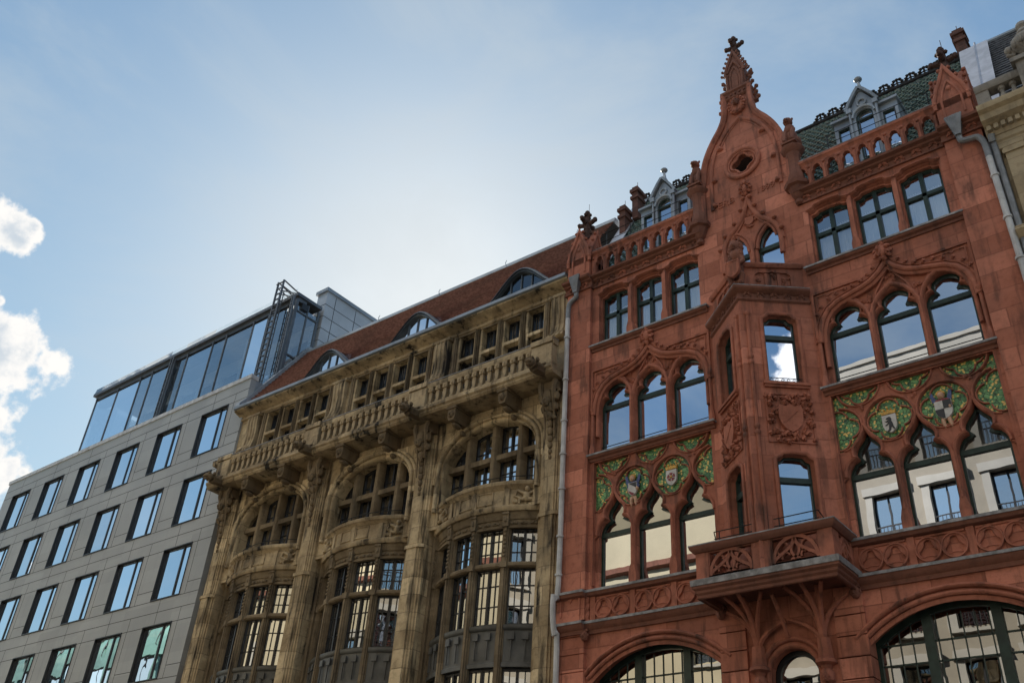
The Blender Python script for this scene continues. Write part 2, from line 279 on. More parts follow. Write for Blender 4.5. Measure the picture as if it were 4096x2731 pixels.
# ------------------------------------------------------------------ mesh builder
class MB:
    def __init__(s): s.v = []; s.f = []; s.T = Matrix()
    def add(s, vs, fs):
        n = len(s.v); T = s.T
        s.v += [T @ Vector(p) for p in vs]; s.f += [[i+n for i in f] for f in fs]; return s
    def box(s, x0, x1, y0, y1, z0, z1):
        return s.add([(x0,y0,z0),(x1,y0,z0),(x1,y1,z0),(x0,y1,z0),(x0,y0,z1),(x1,y0,z1),(x1,y1,z1),(x0,y1,z1)],
                     [(0,3,2,1),(4,5,6,7),(0,1,5,4),(1,2,6,5),(2,3,7,6),(3,0,4,7)])
    def prism(s, o, a0, a1, holes=(), plane='xz'):
        loops = [list(o)]+[list(h) for h in holes]
        flat = [p for l in loops for p in l]; N = len(flat)
        tri = tessellate_polygon([[Vector((p[0], p[1], 0)) for p in l] for l in loops])
        mp = (lambda p, a: (p[0], a, p[1])) if plane == 'xz' else (lambda p, a: (p[0], p[1], a))
        vs = [mp(p, a0) for p in flat]+[mp(p, a1) for p in flat]
        fs = [tuple(t) for t in tri]+[tuple(N+i for i in reversed(t)) for t in tri]
        k = 0
        for l in loops:
            n = len(l)
            for i in range(n): j = (i+1) % n; fs.append((k+i, k+j, N+k+j, N+k+i))
            k += n
        return s.add(vs, fs)
    def sweep(s, path, prof, plane='xz', closed=False, axis=0.0, caps=True):
        """path: 2D points in the plane; prof: closed loop of (offset along left normal, offset along axis)"""
        P = [Vector((p[0], p[1])) for p in path]; n = len(P); m = len(prof); rings = []
        for i in range(n):
            a = P[(i-1) % n] if (closed or i > 0) else None; b = P[(i+1) % n] if (closed or i < n-1) else None
            d1 = (P[i]-a).normalized() if a is not None else None; d2 = (b-P[i]).normalized() if b is not None else None
            if d1 is None: d1 = d2
            if d2 is None: d2 = d1
            n1 = Vector((-d1.y, d1.x)); n2 = Vector((-d2.y, d2.x)); nn = n1+n2
            if nn.length < 1e-4: nn = n1.copy(); sc = 1.0
            else:
                nn.normalize(); sc = min(1.0/max(nn.dot(n1), 0.3), 2.2)
            rings.append([(P[i]+nn*(q[0]*sc), q[1]+axis) for q in prof])
        mp = (lambda p, a: (p.x, a, p.y)) if plane == 'xz' else (lambda p, a: (p.x, p.y, a))
        vs = [mp(p, a) for r in rings for p, a in r]; fs = []
        for i in range(n if closed else n-1):
            j = (i+1) % n
            for k in range(m): l = (k+1) % m; fs.append((i*m+k, j*m+k, j*m+l, i*m+l))
        if caps and not closed: fs += [tuple(range(m)), tuple((n-1)*m+k for k in reversed(range(m)))]
        return s.add(vs, fs)
    def tube(s, pts, r, n=6, closed=False):
        P = [Vector(p) for p in pts]; N = len(P); R = r if isinstance(r, (list, tuple)) else [r]*N; vs = []; fs = []
        for i in range(N):
            a = P[i-1] if (i > 0 or closed) else P[i]; b = P[(i+1) % N] if (i < N-1 or closed) else P[i]
            d = (b-a).normalized() if (b-a).length > 1e-6 else Vector((0, 0, 1))
            u = d.cross(Vector((0, 1, 0))); u = u.normalized() if u.length > 0.05 else d.cross(Vector((1, 0, 0))).normalized()
            q = d.cross(u)
            for k in range(n): t = 2*pi*k/n; vs.append(P[i]+(u*cos(t)+q*sin(t))*R[i])
        for i in range(N if closed else N-1):
            j = (i+1) % N
            for k in range(n): l = (k+1) % n; fs.append((i*n+k, j*n+k, j*n+l, i*n+l))
        if not closed: fs += [tuple(range(n)), tuple((N-1)*n+k for k in reversed(range(n)))]
        return s.add(vs, fs)
    def lathe(s, c, prof, n=10, sy=1.0):
        vs = []; fs = []; m = len(prof)
        for r, z in prof:
            for k in range(n): t = 2*pi*(k+0.5)/n; vs.append((c[0]+r*cos(t), c[1]+r*sin(t)*sy, c[2]+z))
        for i in range(m-1):
            for k in range(n): l = (k+1) % n; fs.append((i*n+k, i*n+l, (i+1)*n+l, (i+1)*n+k))
        fs += [tuple(reversed(range(n))), tuple((m-1)*n+k for k in range(n))]
        return s.add(vs, fs)
    def ball(s, c, r, n=7, m=5):
        r = r if isinstance(r, (tuple, list)) else (r, r, r); vs = [(c[0], c[1], c[2]-r[2])]; fs = []
        for i in range(1, m):
            a = -pi/2+pi*i/m
            for k in range(n): t = 2*pi*k/n; vs.append((c[0]+r[0]*cos(a)*cos(t), c[1]+r[1]*cos(a)*sin(t), c[2]+r[2]*sin(a)))
        vs.append((c[0], c[1], c[2]+r[2])); L = len(vs)-1
        for k in range(n): fs.append((0, 1+(k+1) % n, 1+k)); fs.append((L, L-n+k, L-n+(k+1) % n))
        for i in range(m-2):
            for k in range(n): l = (k+1) % n; fs.append((1+i*n+k, 1+i*n+l, 1+(i+1)*n+l, 1+(i+1)*n+k))
        return s.add(vs, fs)
    def leaf(s, x, y, z, size, ang, lift=0.5):
        """carved leaf: a folded, lobed blade standing off the wall (towards -Y)"""
        ca, sa = cos(ang), sin(ang); o = []
        for u, v, d in ((0, 0, 0.1), (0.35, 0.34, 0.5), (0.55, 0.22, 0.6), (0.8, 0.36, 0.6), (1.15, 0, 0.25), (0.8, -0.36, 0.6), (0.55, -0.22, 0.6), (0.35, -0.34, 0.5), (0.55, 0, 1.0)):
            o.append((x+(u*ca-v*sa)*size, y-d*size*lift, z+(u*sa+v*ca)*size))
        b = [(p[0], y+0.01, p[2]) for p in o[:8]]
        fs = [(i, (i+1) % 8, 8) for i in range(8)]+[(i, 9+i, 9+(i+1) % 8, (i+1) % 8) for i in range(8)]
        return s.add(o+b, fs)
    def build(s, name, m, parent=None, smooth=True, ang=38):
        me = bpy.data.meshes.new(name); me.from_pydata([tuple(p) for p in s.v], [], s.f); me.update()
        bm = bmesh.new(); bm.from_mesh(me); bmesh.ops.recalc_face_normals(bm, faces=bm.faces)
        if smooth:
            lim = radians(ang)
            for f in bm.faces: f.smooth = True
            for e in bm.edges:
                if len(e.link_faces) == 2 and e.calc_face_angle(0) > lim: e.smooth = False
        bm.to_mesh(me); bm.free()
        me.materials.append(M[m] if isinstance(m, str) else m)
        o = bpy.data.objects.new(name, me); COL.objects.link(o)
        if parent is not None: o.parent = parent
        return o

def thing(name, label, cat, loc=(0, 0, 0), rz=0.0, group=None):
    o = bpy.data.objects.new(name, None); COL.objects.link(o); o.empty_display_size = 0.5
    o.location = loc; o.rotation_euler = (0, 0, rz); o['label'] = label; o['category'] = cat
    if group: o['group'] = group
    return o
def tag(o, label, cat, group=None):
    o['label'] = label; o['category'] = cat
    if group: o['group'] = group
    return o
def dup(o, parent, loc=None):
    c = o.copy(); COL.objects.link(c); c.parent = parent
    if loc is not None: c.location = loc
    for ch in list(o.children): dup(ch, c)
    return c
def arc(cx, cz, r, a0, a1, n, rz=None):
    rz = r if rz is None else rz
    return [(cx+r*cos(radians(a0+(a1-a0)*i/n)), cz+rz*sin(radians(a0+(a1-a0)*i/n))) for i in range(n+1)]
def rect(x0, x1, z0, z1): return [(x0, z0), (x1, z0), (x1, z1), (x0, z1)]
def sym(cx, half):
    """outline symmetrical about cx from its right half (bottom to apex)"""
    r = [(cx+x, z) for x, z in half]
    l = [(cx-x, z) for x, z in reversed(half) if x > 1e-6]
    return r+l
def path_sym(cx, half): return [(cx-x, z) for x, z in half]+[(cx+x, z) for x, z in reversed(half) if x > 1e-6]
def course(b, x0, x1, prof, ends=True):
    """horizontal moulding: prof = closed loop of (y, z)"""
    n = len(prof)
    b.add([(x0, y, z) for y, z in prof]+[(x1, y, z) for y, z in prof],
          [(i, (i+1) % n, n+(i+1) % n, n+i) for i in range(n)]+([tuple(range(n)), tuple(range(2*n-1, n-1, -1))] if ends else []))
def bar(w, d0, d1): return [(-w, d0), (w, d0), (w, d1), (-w, d1)]
def roll(w, d0, d1, r=None):
    """rounded moulding profile, standing from d1 (wall) to d0 (front)"""
    dm = d0+(d1-d0)*0.35
    return [(-w, d1), (-w, dm), (-w*0.55, d0+(d1-d0)*0.08), (0, d0), (w*0.55, d0+(d1-d0)*0.08), (w, dm), (w, d1)]
def smooth_pts(p, k=3, closed=False):
    """Catmull-Rom through 2D points"""
    n = len(p); o = []
    for i in range(n if closed else n-1):
        g = lambda j: p[j % n] if closed else p[max(0, min(n-1, j))]
        a, b, c, d = g(i-1), g(i), g(i+1), g(i+2)
        for j in range(k):
            t = j/k
            o.append(tuple(0.5*((2*b[q])+(-a[q]+c[q])*t+(2*a[q]-5*b[q]+4*c[q]-d[q])*t*t+(-a[q]+3*b[q]-3*c[q]+d[q])*t**3) for q in range(len(b))))
    if not closed: o.append(tuple(p[-1]))
    return o

# ------------------------------------------------------------------ ground, road, pavements
def slab(name, x0, x1, y0, y1, z0, z1, m):
    o = MB().box(x0, x1, y0, y1, z0, z1).build(name, m); o['kind'] = 'structure'; return o
g = MB(); g.add([(-1500, -1500, -0.15), (1500, -1500, -0.15), (1500, 1500, -0.15), (-1500, 1500, -0.15)], [(0, 1, 2, 3)])
g = g.build('ground', 'tarmac'); g['kind'] = 'structure'
slab('road', -160, 60, -16.5, -3.4, -0.146, -0.02, 'tarmac')
slab('pavement', -160, 60, -3.4, 2.0, -0.14, 0.1, 'paving')
slab('far_pavement', -160, 60, -20.4, -16.5, -0.14, 0.1, 'paving')

# ------------------------------------------------------------------ windows
def pane(b, o, y): b.add([(x, y, z) for x, z in o], [tuple(range(len(o)))])
def glazed(parent, outline, y, bars=(), fw=0.05, m='frame', gm='glass', dup_y=0.0, T=None, name='window'):
    """frame that follows the opening + bars (x0,x1,z0,z1) as one mesh, with the pane as its child"""
    f = MB(); 
    if T is not None: f.T = T
    f.sweep(outline, [(-fw*0.15, y-0.05), (fw, y-0.05), (fw, y+0.04), (-fw*0.15, y+0.04)], closed=True)
    for x0, x1, z0, z1 in bars:
        thin = min(x1-x0, z1-z0) < 0.035; f.box(x0, x1, y-(0.022 if thin else 0.06), y+(0.01 if thin else 0.04), z0, z1)
    fo = f.build(name, m, parent, smooth=False)
    p = MB(); 
    if T is not None: p.T = T
    pane(p, outline, y); p.build('pane', gm, fo, smooth=False)
    return fo
TOPW = [(0.465, 16.14), (0.465, 17.80), (0.455, 17.815), (0.37, 17.83), (0.315, 17.85), (0.285, 17.895), (0.265, 17.90), (0.13, 17.915), (0, 17.92)]
TOPA = [(0.505, 16.14), (0.505, 17.87), (0.49, 17.885), (0.40, 17.90), (0.345, 17.925), (0.315, 17.975), (0.295, 17.985), (0.14, 18.0), (0, 18.005)]
LAN2 = [(0.485, 12.75), (0.485, 14.16), (0.47, 14.28), (0.42, 14.38), (0.345, 14.44), (0.265, 14.46), (0.305, 14.53), (0.32, 14.62), (0.285, 14.73), (0.20, 14.80), (0.09, 14.845), (0, 14.86)]
LAN1 = [(0.485, 9.14), (0.485, 10.56), (0.475, 10.68), (0.43, 10.79), (0.35, 10.89), (0.25, 10.93), (0.215, 10.95), (0.265, 11.01), (0.275, 11.10), (0.25, 11.19), (0.20, 11.26), (0.12, 11.35), (0.055, 11.44), (0.02, 11.51), (0, 11.57)]
BIG2 = [(1.72, 12.75), (1.72, 13.95), (1.69, 14.30), (1.60, 14.58), (1.44, 14.80), (1.20, 14.95), (0.90, 15.03), (0.62, 15.10), (0.38, 15.20), (0.18, 15.36), (0.06, 15.50), (0, 15.58)]
def curvtri(A, B, C, ra, rb, rc, n=5):
    """concave triangle left between three touching circles"""
    o = []
    for P, r, Q, S in ((A, ra, C, B), (B, rb, A, C), (C, rc, B, A)):
        a0 = atan2(Q[1]-P[1], Q[0]-P[0]); a1 = atan2(S[1]-P[1], S[0]-P[0])
        d = (a1-a0+pi) % (2*pi)-pi
        for i in range(n+1): t = a0+d*i/n; o.append((P[0]+r*cos(t), P[1]+r*sin(t)))
    return o
def foil(cx, cz, n, off, r, rot=90.0, span=None, k=7):
    """closed multifoil outline"""
    o = []; half = 180.0/n
    # angle at the lobe centre where neighbouring lobes meet
    h = off*sin(radians(half)); a = math.degrees(math.asin(min(1.0, h/r))) if h < r else 90
    ext = 180-a-(90-half) if h < r else 100
    for i in range(n):
        th = rot+i*360.0/n
        for j in range(k+1):
            t = radians(th-ext+2*ext*j/k)
            o.append((cx+off*cos(radians(th))+r*cos(t), cz+off*sin(radians(th))+r*sin(t)))
    return o
def face_knob(b, x, y, z, s):
    """small carved head"""
    b.ball((x, y, z), (s*0.8, s*0.7, s)); b.ball((x, y-s*0.7, z-s*0.12), (s*0.2, s*0.25, s*0.3), 6, 4)
    b.ball((x, y-s*0.45, z-s*0.55), (s*0.4, s*0.3, s*0.22), 6, 4)
    for q in (-1, 1): b.ball((x+q*s*0.35, y-s*0.55, z+s*0.28), s*0.16, 5, 4); b.ball((x+q*s*0.75, y-s*0.05, z+s*0.1), (s*0.2, s*0.3, s*0.4), 5, 4)
def frieze(b, x0, x1, y, z, h, step, size):
    n = max(1, int(abs(x1-x0)/step))
    for i in range(n):
        x = x0+(x1-x0)*(i+0.5)/n; u = random.uniform(-0.25, 0.25)
        b.leaf(x, y, z+h*0.1, size*random.uniform(0.85, 1.15), (2.3 if i % 2 else 0.8)+u, 0.45)
        b.leaf(x, y, z-h*0.12, size*random.uniform(0.7, 1.0), (4.0 if i % 2 else 5.4)+u, 0.4)
        b.ball((x, y-0.03, z-h*0.05), size*0.22, 5, 4)

# ================================================================== RED NEO-GOTHIC BUILDING
red = thing('gothic_house', 'red sandstone gothic house with a tall curved gable, pointed windows and an angular oriel', 'building', (-7.75, 0, 0))
CB = 3.17                                           # bay centre either side of the axis
def hole_rows(c, A):
    hs = []
    for k in (-1.1, 0, 1.1): hs.append(sym(c+k, TOPA if A else TOPW))
    return hs
wall = MB()
for sgn in (-1, 1):
    c = sgn*CB
    # outer skin with the large frames, inner skin with the cusped lights
    o = rect(c-1.83, c+1.83, 8.2, 18.4)
    wall.prism(o, 0.0, 0.12, hole_rows(c, True)+[sym(c, BIG2), rect(c-1.72, c+1.72, 9.14, 12.56)])
    wall.prism(rect(c-1.83, c+1.83, 9.0, 18.4), 0.122, 0.42, hole_rows(c, False)+[sym(c+k, LAN2) for k in (-1.1, 0, 1.1)]+[sym(c+k, LAN1) for k in (-1.1, 0, 1.1)])
    # ground floor with a segmental arch
    ar = arc(c, 5.225, 2.555, 48.9, 131.1, 16)
    wall.prism(rect(c-1.83, c+1.83, 0.1, 8.2), 0.0, 0.42, [[(c-1.68, 0.2), (c+1.68, 0.2)]+ar])
wall.build('wall', 'red', red)

for sgn in (-1, 1):                                 # carved trim of the two bays, storey by storey
    c = sgn*CB; trim = MB()
    # top storey: hood mouldings, mullion shafts with broad feet
    for k in (-1.1, 0, 1.1):
        trim.sweep(path_sym(c+k, TOPA[1:]), [(0.0, 0.0), (0.025, -0.06), (0.05, -0.055), (0.06, 0.0)])
        trim.sweep(path_sym(c+k, TOPA[1:]), [(-0.03, 0.10), (0.0, 0.06), (0.0, 0.12), (-0.03, 0.12)])
    for k in (-0.55, 0.55):
        trim.prism([(c+k-0.055, 16.5), (c+k+0.055, 16.5), (c+k+0.055, 17.75), (c+k-0.055, 17.75)], -0.05, 0.02)
        trim.prism([(c+k-0.10, 16.12), (c+k+0.10, 16.12), (c+k+0.10, 16.38), (c+k+0.055, 16.55), (c+k-0.055, 16.55), (c+k-0.10, 16.38)], -0.06, 0.14)
    trim.build('window_hood', 'redc', red); trim = MB()
    # second storey: big ogee frame with label, lancet rims, leaf fields
    big = path_sym(c, BIG2[1:])
    trim.sweep(big, roll(0.055, -0.07, 0.03)); trim.sweep(big, [(-0.13, 0.02), (-0.10, 0.0), (-0.055, 0.0), (-0.055, 0.12), (-0.13, 0.12)])
    trim.sweep(big, [(0.09, -0.03), (0.12, -0.035), (0.15, 0.0), (0.09, 0.0)])
    for q in (-1, 1):
        trim.sweep([(c+q*0.56, 15.33), (c+q*1.78, 15.33), (c+q*1.78, 14.0)], bar(0.03, -0.05, 0.0))
        trim.sweep([(c+q*0.95, 15.23), (c+q*1.35, 15.23), (c+q*1.40, 15.19), (c+q*1.45, 15.23), (c+q*1.68, 15.23), (c+q*1.68, 14.85)], bar(0.014, -0.025, 0.0))
        for i, (u, z) in enumerate(((0.55, 15.22), (0.75, 15.17), (0.95, 15.14), (1.15, 15.09), (1.36, 15.0), (1.54, 14.86), (1.66, 14.68), (0.38, 15.33), (0.24, 15.46))):
            trim.leaf(c+q*u, -0.05, z, 0.11, 1.57-q*0.9+random.uniform(-.3, .3), 0.6)
        # jamb shafts
        for z0, z1 in ((12.75, 14.1),):
            x = c+q*1.755
            trim.tube([(x, -0.02, z0), (x, -0.02, z1)], 0.045, 7)
            trim.lathe((x, -0.02, z1-0.16), [(0.045, 0), (0.07, 0.02), (0.045, 0.05), (0.05, 0.08), (0.08, 0.14), (0.08, 0.18)], 8)
            trim.lathe((x, -0.02, z0), [(0.085, 0), (0.085, 0.18), (0.06, 0.24), (0.06, 0.3), (0.045, 0.32)], 8)
    # finial above the ogee
    trim.ball((c, -0.07, 15.62), (0.07, 0.08, 0.06))
    for i in range(9):
        a = i*0.7; trim.leaf(c+0.09*cos(a), -0.07, 15.80+0.12*sin(a), 0.13, a, 0.7)
    for q in (-1, 1): trim.ball((c+q*0.10, -0.1, 15.93), (0.055, 0.06, 0.055)); trim.leaf(c+q*0.04, -0.1, 15.72, 0.14, 1.57-q*1.2, 0.7)
    trim.ball((c, -0.08, 15.85), (0.10, 0.09, 0.20)); trim.ball((c, -0.1, 16.08), (0.05, 0.05, 0.09))
    for k in (-1.1, 0, 1.1):
        ol = path_sym(c+k, LAN2[1:])
        trim.sweep(ol, [(-0.005, 0.125), (0.02, 0.075), (0.05, 0.07), (0.07, 0.125)])
        rim = [(c+k-0.54, 13.3)]+[(c+k+x, z) for x, z in ((-0.54, 14.12), (-0.52, 14.35), (-0.44, 14.58), (-0.28, 14.80), (-0.10, 14.92), (0, 14.97))]
        rim = rim+[(2*(c+k)-x, z) for x, z in reversed(rim[:-1])]
        trim.sweep(rim, roll(0.05, 0.0, 0.124))
    for k in (-0.55, 0.55):
        trim.prism(rect(c+k-0.055, c+k+0.055, 12.75, 14.2), -0.01, 0.124); trim.tube([(c+k, -0.015, 12.75), (c+k, -0.015, 14.35)], 0.04, 6)
        trim.sweep([(c+k, 14.3), (c+k*0.62, 14.9), (c+k*0.2, 15.25)], bar(0.02, 0.05, 0.124)); trim.sweep([(c+k, 14.3), (c+k*1.4, 14.85), (c+k*1.75, 15.0)], bar(0.02, 0.05, 0.124))
        for i in range(5):
            trim.leaf(c+k+random.uniform(-.1, .1), 0.12, 14.78+random.uniform(-.1, .12), 0.12, random.uniform(0, 6), 0.5)
    for i in range(6): trim.leaf(c+random.uniform(-.14, .14), 0.12, 15.2+random.uniform(-.06, .12), 0.11, random.uniform(0, 6), 0.5)
    trim.build('ogee_frame', 'redc', red); trim = MB()
    # first storey mullions with feet
    for k in (-0.55, 0.55):
        trim = MB(); trim.prism(rect(c+k-0.055, c+k+0.055, 9.6, 10.6), 0.0, 0.124); trim.tube([(c+k, -0.005, 9.6), (c+k, -0.005, 10.6)], 0.04, 6)
        trim.prism([(c+k-0.10, 9.12), (c+k+0.10, 9.12), (c+k+0.10, 9.42), (c+k+0.055, 9.62), (c+k-0.055, 9.62), (c+k-0.10, 9.42)], -0.03, 0.124)
        trim.build('mullion', 'redc', red)
    trim = MB()
    # ground floor arch mouldings
    for rr, dd in ((2.60, 0.07), (2.72, 0.10), (2.50, 0.0)):
        trim.sweep(arc(c, 5.225, rr, 47, 133, 20), roll(0.045, -dd, 0.02))
    trim.build('arch_moulding', 'redc', red)


def tracery(c):
    b = MB(); R1, R2, Z1, Z2 = 0.525, 0.475, 11.68, 12.62
    row1 = [(c-1.65, Z1), (c-0.55, Z1), (c+0.55, Z1), (c+1.65, Z1)]; row2 = [(c-1.1, Z2), (c, Z2), (c+1.1, Z2)]
    pr = [(-0.030, 0.115), (-0.025, 0.05), (-0.010, 0.02), (0.010, 0.02), (0.025, 0.05), (0.030, 0.115)]
    ps = [(-0.019, 0.112), (-0.013, 0.06), (0.013, 0.06), (0.019, 0.112)]
    for i, (x, z) in enumerate(row1):
        if i == 0: b.sweep(arc(x, z, R1, -82, 82, 12), pr)
        elif i == 3: b.sweep(arc(x, z, R1, 98, 262, 12), pr)
        else:
            b.sweep(arc(x, z, R1, 0, 345, 23), pr, closed=True)
        for th in (0, 90, 180, 270):
            a = foil(0, 0, 4, 0.245, 0.225, th)[:8]
            pts = [(x+u, z+v) for u, v in a if abs(x+u-c) < 1.72]
            if len(pts) > 2: b.sweep(pts, ps)
    for x, z in row2:
        b.sweep([p for p in arc(x, z, R2, 188, 352, 14)], pr)
        for th in (0, 180, 270):
            pts = [(x+u, z+v) for u, v in foil(0, 0, 4, 0.215, 0.205, th)[:8] if v < -0.07]
            if len(pts) > 2: b.sweep(pts, ps)
    for i in range(2):
        b.prism(curvtri(row2[i], row2[i+1], row1[i+1], R2, R2, R1), 0.055, 0.11)
    for i in range(3):
        b.prism(curvtri(row1[i], row1[i+1], row2[i], R1, R1, R2), 0.055, 0.11)
        x = (row1[i][0]+row1[i+1][0])/2
        for k in range(3): b.leaf(x+random.uniform(-.05, .05), 0.055, 12.10+random.uniform(-.05, .05), 0.09, random.uniform(0, 6), 0.5)
    tops = LAN1[1:]
    for i in range(4):                                # stone that carries the circles, between the lights
        x = c-1.65+i*1.1; o = []
        if i > 0: o += [(x-1.1+0.55+u, z) for u, z in tops]
        else: o += [(c-1.72, 10.45), (c-1.72, Z1-0.5)]
        aa = arc(x, Z1, R1, 200 if i > 0 else 262, 340 if i < 3 else 278, 10)
        o += aa
        if i < 3: o += [(x+0.55-u, z) for u, z in reversed(tops)]
        else: o += [(c+1.72, Z1-0.5), (c+1.72, 10.45)]
        b.prism(o, 0.05, 0.118)
    for k in (-1.1, 0, 1.1):
        b.sweep(path_sym(c+k, tops), [(-0.01, 0.12), (0.015, 0.02), (0.05, 0.0), (0.085, 0.05), (0.085, 0.12)])
    b.sweep([(c-1.72, 9.3), (c-1.72, 12.555), (c+1.72, 12.555), (c+1.72, 9.3)], [(-0.03, -0.02), (0.03, 0.0), (0.05, 0.12), (-0.03, 0.12)])
    return b
def shield(x, z, w, h, k=1.0):
    w *= k; h *= k
    return [(x-w, z+h), (x+w, z+h), (x+w, z-h*0.25), (x+w*0.8, z-h*0.65), (x+w*0.35, z-h*0.95), (x, z-h*1.05), (x-w*0.35, z-h*0.95), (x-w*0.8, z-h*0.65), (x-w, z-h*0.25)]
def shrunk(x, z, k): return Matrix.Translation((x, 0, z)) @ Matrix.Diagonal((k, 1, k, 1)) @ Matrix.Translation((-x, 0, -z))
def crown(parent, x, z, y=0.0):
    b = MB(); b.prism([(x-0.2, z), (x+0.2, z), (x+0.23, z+0.13), (x+0.15, z+0.08), (x+0.1, z+0.17), (x+0.05, z+0.09), (x, z+0.2), (x-0.05, z+0.09), (x-0.1, z+0.17), (x-0.15, z+0.08), (x-0.23, z+0.13)], y+0.02, y+0.09)
    for i in range(5): b.ball((x-0.2+i*0.1, y+0.02, z+0.14+(0.04 if i % 2 == 0 else 0)), 0.03, 6, 4)
    b.build('crown', 'gold', parent)
def putto(parent, x, z, robe, wing):
    b = MB(); b.ball((x, 0.04, z), (0.10, 0.07, 0.12), 9, 6); b.ball((x-0.17, 0.06, z-0.43), (0.045, 0.05, 0.09)); b.ball((x+0.19, 0.04, z-0.40), (0.055, 0.05, 0.07))
    for q in (-0.07, 0.11): b.ball((x+q, 0.06, z-0.80), (0.06, 0.05, 0.15)); b.ball((x+q+0.03, 0.06, z-0.96), (0.045, 0.05, 0.08))
    b.tube([(x, 0.085, z-0.05), (x, 0.105, z-0.3), (x+0.02, 0.105, z-0.66)], [0.05, 0.055, 0.055], 7)
    for hx, hz in ((-0.17, -0.43), (0.19, -0.40)): b.tube([(x, 0.10, z-0.15), (x+hx*1.15, 0.085, z-0.27), (x+hx, 0.06, z+hz)], [0.05, 0.045, 0.04], 6)
    for q in (-0.07, 0.11): b.tube([(x+0.02, 0.105, z-0.62), (x+q, 0.07, z-0.8), (x+q+0.03, 0.06, z-0.96)], [0.07, 0.06, 0.045], 6)
    b.build('child_figure', 'skin', parent)
    b = MB(); b.ball((x, 0.07, z+0.05), (0.125, 0.06, 0.11), 9, 6)
    for i in range(7): a = 0.3+i*0.42; b.ball((x+0.11*cos(a), 0.05, z+0.04+0.1*sin(a)), 0.035, 5, 4)
    b.build('hair', 'gold', parent)
    b = MB(); b.prism(smooth_pts([(x-0.2, z-0.3), (x-0.17, z-0.14), (x-0.06, z-0.1), (x+0.06, z-0.1), (x+0.2, z-0.15), (x+0.26, z-0.33), (x+0.12, z-0.38), (x-0.12, z-0.38)], 3, True), 0.03, 0.09); b.build('robe', robe, parent)
    for q in (-1, 1):
        b = MB(); b.prism([(x+q*0.12, z-0.16), (x+q*0.24, z+0.16), (x+q*0.30, z+0.1), (x+q*0.27, z-0.12), (x+q*0.2, z-0.2)], 0.06, 0.09); b.build('wing', wing, parent)
for sgn in (-1, 1):
    c = sgn*CB
    t = tracery(c).build('blind_tracery', 'redc', red)
    o = [(c-1.72, 10.56)]
    for k in (-1.1, 0, 1.1): o += path_sym(c+k, LAN1[1:])
    o += [(c+1.72, 10.56), (c+1.72, 12.57), (c-1.72, 12.57)]
    mj = MB().prism(o, 0.112, 0.1205).build('leaf_panel', 'maj', red)
    xl, xr = c-0.55, c+0.55; kids0 = set(mj.children)
    if sgn < 0:
        putto(mj, xl-0.02, 12.10, 'cblue', 'cblue')
        s = shield(xl, 11.70, 0.17, 0.24); sh = MB().prism(s, 0.015, 0.08).build('shield', 'cwhite', mj)
        MB().prism([(xl-0.15, 11.925), (xl+0.155, 11.925), (xl+0.155, 11.72)], 0.008, 0.02).build('shield', 'cblack', mj)
        MB().prism([(xl-0.155, 11.66), (xl+0.10, 11.50), (xl, 11.46), (xl-0.10, 11.53)], 0.008, 0.02).build('shield', 'cred', mj)
        s = shield(xr, 11.76, 0.2, 0.27); MB().prism(s, 0.015, 0.08).build('shield', 'cwhite', mj); crown(mj, xr, 12.06)
        for i in range(5):
            a = radians(90+72*i); p = [(xr+0.045*cos(a), 11.77+0.045*sin(a))]+[(xr+0.15*cos(a+u), 11.77+0.15*sin(a+u)) for u in (-0.52, -0.3, 0, 0.3, 0.52)]
            MB().prism(p, 0.004, 0.02).build('rose_petal', 'cred', mj)
        MB().ball((xr, 0.005, 11.77), (0.05, 0.025, 0.05)).build('rose_centre', 'gold', mj)
    else:
        s = shield(xl, 11.68, 0.2, 0.28); MB().prism(s, 0.015, 0.08).build('shield', 'cwhite', mj); crown(mj, xl, 11.99)
        b = MB(); B = lambda u, v: (xl+u, 11.66+v)
        b.prism(smooth_pts([B(*p) for p in ((0.02, 0.22), (0.07, 0.16), (0.06, 0.09), (0.09, 0.0), (0.10, -0.1), (0.13, -0.17), (0.10, -0.2), (0.06, -0.13), (0.03, -0.12), (0.02, -0.17), (-0.02, -0.24), (-0.10, -0.23), (-0.04, -0.17), (-0.03, -0.09), (-0.02, 0.0), (-0.08, -0.05), (-0.14, -0.03), (-0.08, 0.0), (-0.03, 0.06), (-0.09, 0.06), (-0.14, 0.11), (-0.08, 0.1), (-0.02, 0.13), (-0.09, 0.16), (-0.06, 0.2))], 2, True), 0.004, 0.02)
        b.build('bear', 'cblack', mj)
        putto(mj, xr-0.02, 12.14, 'cred', 'cblue')
        s = shield(xr, 11.68, 0.23, 0.28); MB().prism(s, 0.015, 0.08).build('shield', 'cwhite', mj)
        MB().prism(rect(xr, xr+0.225, 11.70, 11.955), 0.006, 0.02).build('shield_quarter', 'cblack', mj)
        MB().prism([(xr-0.225, 11.70), (xr, 11.70), (xr, 11.40), (xr-0.08, 11.42), (xr-0.18, 11.50), (xr-0.225, 11.62)], 0.006, 0.02).build('shield_quarter', 'cblack', mj)
    mj_parts = [k_ for k_ in mj.children if k_ not in kids0]
    bpy.context.view_layer.update()
    for k_ in mj_parts:
        x_ = xl if min(v.co.x for v in k_.data.vertices)+max(v.co.x for v in k_.data.vertices) < 2*c else xr
        k_.data.transform(Matrix.Translation((0, 0, -0.19)) @ shrunk(x_, 11.86, 0.72))
